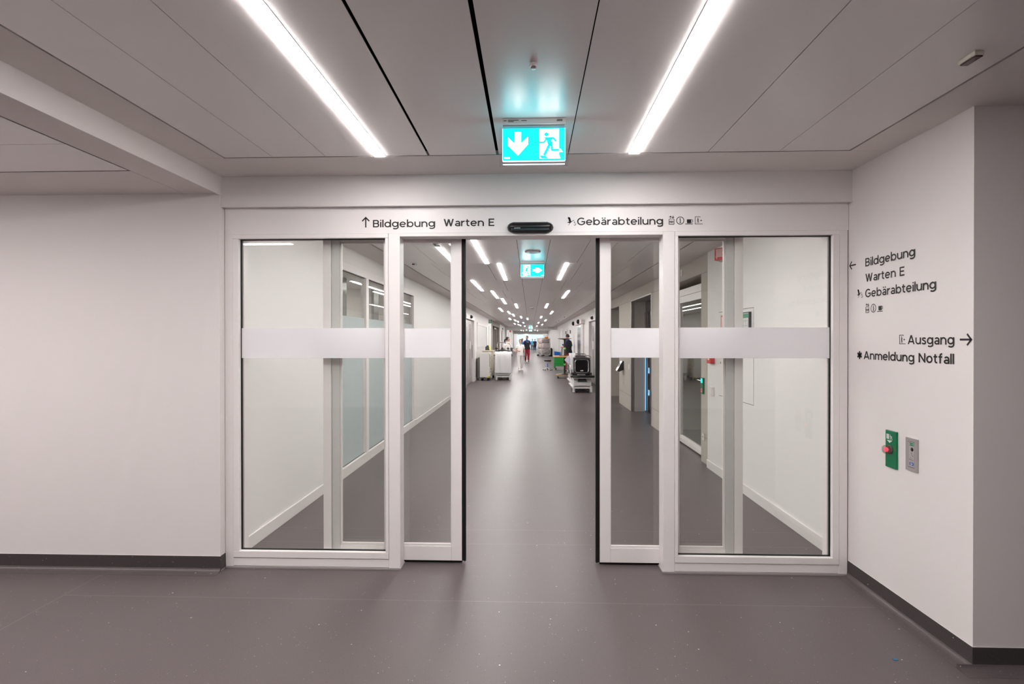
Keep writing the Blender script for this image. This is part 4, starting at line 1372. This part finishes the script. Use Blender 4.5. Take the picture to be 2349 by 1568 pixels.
sheet('white sheet hanging over the end of the left stretcher', (-1.075, 21.75, 0), ((-.33, .33), [(-.065, .30), (-.07, .55), (-.065, .80), (-.06, .95), (-.04, 1.03), (.0, 1.10), (.10, 1.125), (.22, 1.13)]))
sheet('white sheet draped over the hoop of the second right stretcher', (1.41, 18.95, 0), ((-.09, .13), [(-.02, .42), (-.03, .7), (-.02, .95), (.03, 1.12), (.14, 1.14)]))
b = MB()
b.prism([(-.15, 0, .91), (-.02, 0, 1.06), (.02, 0, 1.02), (.02, 0, .84), (-.01, 0, .76)], (0, .015, 0))
o = b.build('cloth_corner', 'linen_violet')
o.location = (1.31, 18.90, 0)
tag(o, 'pale violet pointed cloth corner sticking out beside the white sheet on the right', 'cloth')

# stool
t = thing('rolling_stool', 'black seated rolling stool with blue column and five casters', 'stool', (.90, 28.9, 0), .3)
part('seat', 'pad', t, lambda b: b.lathe((0, 0, 0), [(.05, .465), (.17, .468), (.185, .49), (.185, .535), (.165, .555), (.02, .55)], n=28))
part('seat_plate', 'steel', t, lambda b: b.lathe((0, 0, 0), [(.02, .44), (.13, .45), (.13, .465), (.02, .466)], n=20))
part('column', 'blue', t, lambda b: b.cyl((0, 0, .16), (0, 0, .36), .022), label='blue gas spring')
part('piston', 'chrome', t, lambda b: b.cyl((0, 0, .34), (0, 0, .45), .014))
part('hub', 'chrome', t, lambda b: b.lathe((0, 0, 0), [(.02, .09), (.045, .09), (.04, .15), (.022, .17)], n=16))
for k in range(5):
    a = 2 * PI * k / 5
    part('base_arm', 'chrome', t, lambda b: b.tube([(.03 * math.cos(a), .03 * math.sin(a), .12), (.15 * math.cos(a), .15 * math.sin(a), .105), (.235 * math.cos(a), .235 * math.sin(a), .085)], [.018, .014, .011], 8))
    caster(t, .235 * math.cos(a), .235 * math.sin(a), .03, .045)

# two bar tables stacked top to top on a dolly
TX, TY = 1.43, 23.1
t = thing('furniture_dolly', 'low wooden dolly on casters under the stacked tables', 'dolly', (TX, TY, 0))
part('board', 'wood', t, lambda b: b.box(-.36, .30, -.28, .28, .125, .15), .006)
for x in (-.28, .22):
    for y in (-.2, .2):
        caster(t, x, y, .05, .04)


def bar_table(label, z, flip):
    t = thing('bar_table', label, 'table', (TX, TY, z))
    f = (lambda h: .75 - h) if flip else (lambda h: h)
    part('base_plate', 'column', t, lambda b: b.lathe((0, 0, 0), [(.03, f(0)), (.295, f(0)), (.295, f(.012)), (.20, f(.03)), (.06, f(.05)), (.04, f(.08))], n=36))
    part('column', 'column', t, lambda b: b.lathe((0, 0, 0), [(.04, f(.06)), (.038, f(.69)), (.05, f(.715))], n=18))
    part('top_bracket', 'column', t, lambda b: [b.box(-.22, .22, -.025, .025, min(f(.705), f(.722)), max(f(.705), f(.722))), b.box(-.025, .025, -.22, .22, min(f(.705), f(.722)), max(f(.705), f(.722)))])
    part('top', 'wood', t, lambda b: b.lathe((0, 0, 0), [(.05, f(.722)), (.48, f(.722)), (.49, f(.73)), (.49, f(.743)), (.48, f(.75)), (.05, f(.75))], n=40), label='round beech table top')
    part('tape', 'lime', t, lambda b: b.lathe((0, 0, 0), [(.038, f(.38)), (.044, f(.38)), (.044, f(.46)), (.038, f(.46))], n=18), label='lime green tape')
    return t


bar_table('dark round bar table with beech top standing on the dolly', .15, False)
bar_table('dark bar table turned upside down on the beech top', .90, True)

# green crate trolley with blue box and grey board
t = thing('crate_trolley', 'green plastic crate trolley on casters behind the stacked tables', 'trolley', (1.61, 29.4, 0))
part('crate', 'green_crate', t, lambda b: [b.box(-.36, .36, -.22, .22, .20, .22), b.box(-.36, .36, -.24, -.22, .20, .70), b.box(-.36, .36, .22, .24, .20, .70), b.box(-.36, -.34, -.22, .22, .20, .70), b.box(.34, .36, -.22, .22, .20, .70)], .006)
part('rim', 'green_crate', t, lambda b: [b.box(-.38, .38, -.26, -.24, z, z + .03) for z in (.665, .50, .34)] + [b.box(-.38, -.36, -.24, .26, .665, .695), b.box(.36, .38, -.24, .26, .665, .695)], .004)
part('corner_foot', 'green_crate', t, lambda b: [b.box(x, x + .09, -.25, -.15, .10, .20) for x in (-.37, .28)], .004)
for x in (-.26, .26):
    for y in (-.16, .16):
        caster(t, x, y, .055, .05)
t = thing('storage_box', 'blue plastic box standing in the green crate trolley', 'box', (1.42, 29.35, .222), .25)
part('body', 'blue', t, lambda b: b.prism([(-.13, -.08, 0), (.13, -.08, 0), (.15, -.08, .72), (-.15, -.08, .76)], (0, .16, 0)), .008)
part('rim', 'blue', t, lambda b: b.box(-.155, .155, -.09, .09, .70, .725), .004)
t = thing('board', 'grey board leaning in the green crate trolley beside the blue box', 'board', (1.60, 29.42, .222), 0)
part('panel', 'grey_board', t, lambda b: b.prism([(-.12, 0, 0), (.0, 0, 0), (.16, 0, .98), (.06, 0, 1.02)], (0, .03, 0)), .004)


# roll cages
def roll_cage(label, loc, rz, fill):
    t = thing('roll_cage', label, 'cage trolley', loc, rz)
    part('base', 'bed_metal', t, lambda b: [b.box(-.42, .42, -.36, .36, .17, .20)], .004)
    for x in (-.41, .41):
        part('side_grid', 'bed_metal', t, lambda b: [b.tube([(x, y, .2), (x, y, 1.78)], .016, 6) for y in (-.35, .35)] + [b.tube([(x, -.35, z), (x, .35, z)], .009, 6) for z in (.3, .6, .9, 1.2, 1.5, 1.77)] + [b.tube([(x, y, .2), (x, y, 1.77)], .006, 6) for y in (-.2, 0, .2)])
    part('rear_grid', 'bed_metal', t, lambda b: [b.tube([(-.41, .35, z), (.41, .35, z)], .008, 6) for z in (.3, .7, 1.1, 1.5, 1.77)] + [b.tube([(x, .35, .2), (x, .35, 1.77)], .006, 6) for x in (-.2, 0, .2)])
    part('front_bar', 'bed_metal', t, lambda b: [b.tube([(-.41, -.36, z), (.41, -.36, z)], .012, 6) for z in (.80, 1.28)] + [b.tube([(-.40, -.36, .30), (.2, -.36, .62)], .012, 6)])
    for x in (-.34, .34):
        for y in (-.28, .28):
            caster(t, x, y, .075, .05)
    for lab, m, c, r in fill:
        b = MB()
        n, mm = 28, 14
        rings = []
        rnd = random.Random(lab)
        ph = [rnd.uniform(0, 6.28) for _ in range(6)]
        sg = lambda v, e: math.copysign(abs(v) ** e, v)
        for i in range(mm + 1):
            th = PI * i / mm
            row = []
            for k in range(n):
                a = 2 * PI * k / n
                w = 1 + .05 * math.sin(5 * a + ph[0] + i) + .05 * math.sin(3 * th + 4 * a + ph[1]) + .03 * math.sin(9 * a - 2 * i + ph[2])
                sr = max(math.sin(th), .02) ** .35
                row.append((r[0] * sr * sg(math.cos(a), .45) * min(w, 1.05), r[1] * sr * sg(math.sin(a), .45) * min(w, 1.05), -r[2] * sg(math.cos(th), .55) * (1 + .05 * math.sin(4 * a + ph[3]))))
            rings.append(row)
        b.rings(rings)
        o = b.build('laundry_bag', m)
        cc = Matrix.Rotation(rz, 3, 'Z') @ Vector(c)
        o.location = Vector(loc) + cc
        o.rotation_euler = (0, 0, rz)
        tag(o, lab, 'bag')
    return t


roll_cage('grey roll cage packed with plastic bags, beside the black bin far down the corridor', (1.46, 52.8, 0), .1,
          [('clear plastic bag at the bottom of the front roll cage', 'bag_grey', (0, -.02, .44), (.36, .30, .235)), ('large pinkish plastic bag in the middle of the front roll cage', 'bag', (.03, -.02, 1.00), (.36, .30, .28)),
           ('grey plastic bag at the top of the front roll cage', 'bag_grey', (0, -.02, 1.50), (.36, .30, .22)), ('small orange and yellow bundle on top of the front roll cage', 'orange', (.05, -.05, 1.80), (.18, .14, .085))])
roll_cage('grey roll cage packed with pink linen, left of the other cage', (1.03, 55.0, 0), 1.45,
          [('pink linen bundle at the bottom of the rear roll cage', 'bag', (0, -.02, .46), (.36, .30, .25)), ('pink linen bundle in the middle of the rear roll cage', 'pink', (0, -.02, .98), (.36, .30, .26)),
           ('pink linen bundle at the top of the rear roll cage', 'pink', (0, -.02, 1.50), (.36, .30, .25))])
t = thing('waste_bin', 'tall black rounded bin by the right wall next to the roll cage', 'bin', (2.0, 53.5, 0))
part('body', 'pad', t, lambda b: b.loft([(0, 0, 0.0, .13, .16), (0, 0, .06, .145, .17), (0, 0, .62, .145, .17)], 16))
part('lid', 'black', t, lambda b: b.loft([(0, 0, .622, .15, .175), (0, 0, .72, .14, .165), (0, 0, .80, .07, .09), (0, 0, .81, .02, .03)], 16))


# ================================================================== people
def skin_mesh(name, verts, edges, radii, m, levels=2):
    me = bpy.data.meshes.new(name)
    me.from_pydata(verts, edges, [])
    o = bpy.data.objects.new(name, me)
    COL.objects.link(o)
    o.modifiers.new('skin', 'SKIN')
    for i, r in enumerate(radii):
        sv = me.skin_vertices[0].data[i]
        sv.radius = (r, r) if not isinstance(r, tuple) else r
        sv.use_root = (i == 0)
    sub = o.modifiers.new('sub', 'SUBSURF')
    sub.levels = sub.render_levels = levels
    dg = bpy.context.evaluated_depsgraph_get()
    me2 = bpy.data.meshes.new_from_object(o.evaluated_get(dg))
    bpy.data.objects.remove(o)
    vs = [tuple(v.co) for v in me2.vertices]
    fs = [tuple(p.vertices) for p in me2.polygons]
    return vs, fs


def person(label, loc, rz, height, J=None, look=0.0, skin='skin', hair='hair_dark', style='short', top='scrub_white', sleeve=None, sleeve_m=None, trousers='scrub_white', shoes='shoe_white', build=1.0, vneck=True, vest=False):
    """standing figure facing -y, 1.75 m tall before scaling"""
    S = height / 1.75
    j = dict(pel=(0, 0, .95), bel=(0, .0, 1.08), che=(0, 0, 1.30), nek=(0, .005, 1.475), hd=(0, -.012, 1.635),
             shR=(-.165, .0, 1.40), elR=(-.235, .02, 1.135), wrR=(-.245, -.05, .895), shL=(.165, .0, 1.40), elL=(.235, .02, 1.135), wrL=(.245, -.05, .895),
             hiR=(-.092, 0, .90), knR=(-.098, -.015, .50), anR=(-.10, .015, .085), hiL=(.092, 0, .90), knL=(.098, -.015, .50), anL=(.10, .015, .085))
    j.update(J or {})
    v = {k: Vector(p) for k, p in j.items()}
    t = thing('person', label, 'person', loc, rz)
    t.scale = (S, S, S)
    Rl = Matrix.Rotation(look, 3, 'Z')
    h = v['hd']
    hp = lambda x, y, z: h + Rl @ Vector((x, y, z))
    names = ['pel', 'bel', 'che', 'nek', 'shR', 'elR', 'wrR', 'shL', 'elL', 'wrL', 'hiR', 'knR', 'anR', 'hiL', 'knL', 'anL']
    vs = [v[n] for n in names]
    idx = {n: i for i, n in enumerate(names)}
    rad = {'pel': .115, 'bel': .105, 'che': .11, 'nek': .052, 'shR': .052, 'elR': .040, 'wrR': .026, 'shL': .052, 'elL': .040, 'wrL': .026, 'hiR': .08, 'knR': .055, 'anR': .038, 'hiL': .08, 'knL': .055, 'anL': .038}
    rs = [rad[n] for n in names]
    ed = [('pel', 'bel'), ('bel', 'che'), ('che', 'nek'), ('che', 'shR'), ('shR', 'elR'), ('elR', 'wrR'), ('che', 'shL'), ('shL', 'elL'), ('elL', 'wrL'), ('pel', 'hiR'), ('hiR', 'knR'), ('knR', 'anR'), ('pel', 'hiL'), ('hiL', 'knL'), ('knL', 'anL')]
    ed = [(idx[a], idx[c]) for a, c in ed]

    def add(p, r, prev):
        vs.append(p)
        rs.append(r)
        ed.append((prev, len(vs) - 1))
        return len(vs) - 1
    a = add(hp(0, .0, -.07), .062, idx['nek'])
    c1 = add(hp(0, .0, .0), .080, a)
    add(hp(0, .012, .055), .074, c1)
    for sgn, w in ((1, 'wrL'), (-1, 'wrR')):
        el = v['elL' if sgn > 0 else 'elR']
        d = (v[w] - el).normalized()
        pa = add(v[w] + d * .05, .031, idx[w])
        add(v[w] + d * .085, .030, pa)
        toe = 'anL' if sgn > 0 else 'anR'
        add(v[toe] + Vector((0, -.10, -.05)), .032, idx[toe])
    V, Fc = skin_mesh('body', vs, ed, rs, skin)
    b = MB().add(V, Fc, True)
    # face relief and ears, fingers
    b.tube([hp(0, -.070, .022), hp(0, -.088, .002), hp(0, -.100, -.016), hp(0, -.080, -.024)], [.006, .010, .013, .008], 6)
    b.ell(tuple(hp(0, .010, .030)), (.079, .093, .100), 16, 12)
    b.ell(tuple(hp(0, -.058, -.072)), (.034, .028, .024))
    for s in (-1, 1):
        b.ell(tuple(hp(s * .080, .008, -.005)), (.010, .018, .030))
    for sgn, w in ((1, 'wrL'), (-1, 'wrR')):
        d = (v[w] - v['elL' if sgn > 0 else 'elR']).normalized()
        side = d.cross(Vector((1, 0, 0)))
        side = (side if side.length > .2 else d.cross(Vector((0, 0, 1)))).normalized()
        curl = d.cross(side).normalized() * (-.25 * sgn)
        for q, ln in enumerate((.072, .080, .074, .058)):
            o = v[w] + d * .075 + side * (-.027 + .018 * q)
            b.tube([o, o + d * ln * .5 + curl * .02, o + d * ln * .8 + curl * .07, o + d * ln * .95 + curl * .12], [.0095, .0085, .008, .006], 6)
        o = v[w] + d * .025 + side * (-.026)
        b.tube([o, o + d * .03 - side * .03, o + d * .062 - side * .035], [.012, .010, .007], 6)
    b.build('body', skin, t)
    for s in (-1, 1):
        part('eye', 'eye', t, lambda b: b.ell(tuple(hp(s * .031, -.070, .020)), (.011, .006, .006), 8, 6))
        part('eyebrow', hair, t, lambda b: b.tube([hp(s * .016, -.080, .038), hp(s * .046, -.072, .040)], .004, 5))
    part('mouth', 'lip', t, lambda b: b.tube([hp(-.022, -.077, -.052), hp(0, -.084, -.052), hp(.022, -.077, -.052)], [.003, .006, .003], 6))

    # hair: shell over the skull open towards the face
    def hairfn(b):
        n, m = 20, 10
        rows = []
        for i in range(m + 1):
            th = PI * .62 * i / m
            row = []
            for k in range(n):
                ph = 2 * PI * k / n
                fx, fy = math.sin(ph), -math.cos(ph)          # k=0 faces -y
                q = min(1, max(0, (abs(math.atan2(fx, -fy)) - .55) / .9))
                lim = .355 + .275 * q * q * (3 - 2 * q)
                tt = min(th, PI * lim)
                row.append(hp(.0885 * math.sin(tt) * fx, .016 + .103 * math.sin(tt) * fy, .024 + .120 * math.cos(tt)))
            rows.append(row)
        b.rings(rows, False)
    part('hair', hair, t, hairfn)
    if style in ('bun', 'ponytail'):
        if style == 'bun':
            part('hair_bun', hair, t, lambda b: b.ell(tuple(hp(0, .115, .03)), (.045, .04, .045)))
        else:
            part('ponytail', hair, t, lambda b: b.tube([hp(0, .09, .02), hp(0, .15, -.01), hp(0, .16, -.09), hp(0, .14, -.16)], [.03, .042, .038, .012], 8))
    if style == 'beard':
        part('beard', hair, t, lambda b: b.ell(tuple(hp(0, -.050, -.080)), (.052, .036, .034)))

    # clothes
    k = build
    lean = v['che'] - v['pel']

    def at(z):
        f = (z - v['pel'].z) / max(lean.z, .01)
        return v['pel'].x + lean.x * f, v['pel'].y + lean.y * f

    def topfn(b):
        secs = []
        for z, rx, ry in ((.83, .196, .142), (.92, .192, .139), (1.05, .160, .118), (1.20, .175, .128), (1.32, .182, .130), (1.39, .172, .112), (1.435, .125, .085), (1.475, .070, .066)):
            x, y = at(z)
            secs.append((x, y + .005, z, rx * k, ry * k))
        b.loft(secs, 20)
        if not vest:
            for s in 'RL':
                sh, el, w = v['sh' + s], v['el' + s], v['wr' + s]
                f = sleeve if sleeve is not None else .62
                inn = sh + (v['che'] - sh) * .35 + Vector((0, 0, .02))
                b.tube([inn, sh, sh + (el - sh) * f * .25, sh + (el - sh) * f * .6, sh + (el - sh) * f], [.064, .060 * k, .063 * k, .060, .064], 12)
    part('vest' if vest else 'shirt', top, t, topfn)
    if vneck and not vest:
        part('neckline', skin, t, lambda b: b.prism([at(1.46)[0:1] + (at(1.46)[1] - .082 * k, 1.470) if False else (-.045, at(1.46)[1] - .085 * k, 1.468), (.045, at(1.46)[1] - .085 * k, 1.468), (0, at(1.40)[1] - .118 * k, 1.375)], (0, -.006, 0)))
    if vest:
        def sl(b):
            for s in 'RL':
                sh, el = v['sh' + s], v['el' + s]
                b.tube([sh + (v['che'] - sh) * .3, sh, sh + (el - sh) * .2, sh + (el - sh) * .5, sh + (el - sh) * .85], [.055, .056, .062, .062, .064], 12)
        part('shirt', sleeve_m, t, sl)
        part('collar', sleeve_m, t, lambda b: [b.prism([(-.055, at(1.46)[1] - .085 * k, 1.475), (.055, at(1.46)[1] - .085 * k, 1.475), (.0, at(1.3)[1] - .140 * k, 1.22)], (0, -.012, 0)), b.loft([(0, at(1.48)[1], 1.455, .085, .075), (0, at(1.5)[1], 1.50, .070, .066)], 16, False)])
        part('chest_badge', 'badge', t, lambda b: b.box(.06, .115, at(1.3)[1] - .140 * k, at(1.3)[1] - .128 * k, 1.315, 1.35))

    def trfn(b):
        x, y = v['pel'].x, v['pel'].y
        b.loft([(x, y, 1.0, .150 * k, .108 * k), (x, y, .95, .168 * k, .118 * k), (x, y, .86, .178 * k, .122 * k), (x, y, .80, .13 * k, .095 * k)], 18)
        for s in 'RL':
            hi, kn, an = v['hi' + s], v['kn' + s], v['an' + s]
            b.tube([hi + Vector((0, 0, .0)), hi + (kn - hi) * .4, kn, kn + (an - kn) * .5, an + (kn - an) * .03], [.098 * k, .092 * k, .078 * k, .072, .068], 12)
    part('trousers', trousers, t, trfn)
    for s in 'RL':
        an = v['an' + s]
        part('shoe', shoes, t, lambda b: b.rings([[(an.x + r * math.cos(a), an.y + y, max(an.z - .085 + .003, an.z - .085 + zc + zr * math.sin(a))) for a in [2 * PI * q / 12 for q in range(12)]] for y, r, zc, zr in ((.07, .020, .045, .03), (.05, .036, .045, .045), (0, .042, .05, .05), (-.08, .047, .035, .035), (-.14, .045, .028, .028), (-.175, .022, .022, .018))]))
    return t


# woman in white walking towards the camera
person('person in white scrubs walking down the corridor, left hand low and right hand raised', (-.53, 29.0, 0), .12, 1.62,
       dict(elR=(-.24, .03, 1.15), wrR=(-.10, -.17, 1.10), elL=(.235, .03, 1.14), wrL=(.25, .01, .90), knR=(-.095, -.05, .50), anR=(-.085, -.16, .085), knL=(.095, .03, .50), anL=(.085, .16, .105)), look=-.25, hair='hair_brown', style='bun')
# man in vest and red trousers
mn = person('person in black vest, blue polo and red trousers walking behind the one in white', (-.255, 40.8, 0), 0.0, 1.87,
            dict(knR=(-.095, -.02, .50), anR=(-.10, .09, .085), knL=(.10, -.06, .50), anL=(.10, -.10, .085), elL=(.26, .03, 1.14), wrL=(.28, -.05, .90), elR=(-.25, .05, 1.14), wrR=(-.25, .02, .90)), look=-.55, skin='skin_b', hair='hair_brown', style='beard', top='vest', trousers='trousers_red', shoes='shoe_black', build=1.18, vest=True, sleeve_m='polo_blue')
# woman behind the left stretcher
person('person with dark ponytail and white top standing behind the left stretcher', (-1.02, 24.9, 0), .75, 1.71,
       dict(elL=(.25, -.02, 1.17), wrL=(.24, -.20, 1.12)), look=.65, hair='hair_dark', style='ponytail', trousers='scrub_white')
# man with phone on the right, turned away
ph = person('person in black vest and red trousers with back turned by the right wall', (1.90, 28.0, 0), -2.4, 1.88,
            dict(elR=(-.25, -.02, 1.16), wrR=(-.12, -.24, 1.20), elL=(.25, -.02, 1.16), wrL=(.14, -.24, 1.14), hd=(0, -.05, 1.62)), look=.25, skin='skin_b', hair='hair_dark', style='short', top='vest', trousers='trousers_red', shoes='shoe_black', build=1.18, vest=True, sleeve_m='polo_blue')
t = thing('phone', 'dark phone held by the person in black vest by the right wall', 'phone', (0, 0, 0))
pp = Matrix.Rotation(-2.4, 3, 'Z') @ Vector((-.05, -.37, 1.30))
t.location = (1.90 + pp.x, 28.0 + pp.y, pp.z)
t.rotation_euler = (.5, .3, -2.4)
part('case', 'black', t, lambda b: b.box(-.04, .04, -.006, .006, -.085, .085), .006)
part('screen', 'black_gloss', t, lambda b: b.box(-.036, .036, .006, .0075, -.078, .078))
# three further people, tiny
person('person in light blue top walking behind the one in white, mostly hidden', (-.70, 47.9, 0), .1, 1.70, dict(knL=(.1, -.08, .5), anL=(.1, -.15, .085), anR=(-.1, .15, .085)), hair='hair_grey', top='scrub_blue', trousers='navy', shoes='shoe_black')
person('distant person in blue scrubs at the far end of the corridor', (.28, 79.5, 0), 0, 1.70, dict(anL=(.1, -.12, .085)), hair='hair_dark', top='scrub_blue', trousers='navy', shoes='shoe_black')
person('distant person dressed in black at the far end of the corridor', (.63, 76.5, 0), 0, 1.68, dict(anR=(-.1, -.14, .085)), hair='hair_dark', top='dark_cloth', sleeve=1.0, trousers='dark_cloth', shoes='shoe_black', build=1.15)

# small writing on the far portal beam, too distant to read
b = MB()
random.seed(3)
x = .50
for wlen in (.06, .72, .62, .05, .42):
    b.box(x, x + wlen, 46.5975, 46.5995, 2.57, 2.605)
    x += wlen + .07
tag(b.build('wall_lettering', 'steel_dark'), 'thin grey line of lettering on the far portal beam at right', 'lettering')

t = thing('fire_flag_sign', 'tiny red flag sign on the left side beyond the portal beam', 'sign', (XL, 57.0, 2.47))
part('plate', 'red_sign', t, lambda b: b.box(0, .16, -.01, .01, -.10, .10), .003)
part('white_print', 'red_pale', t, lambda b: b.box(.03, .10, -.012, -.009, -.06, .02))
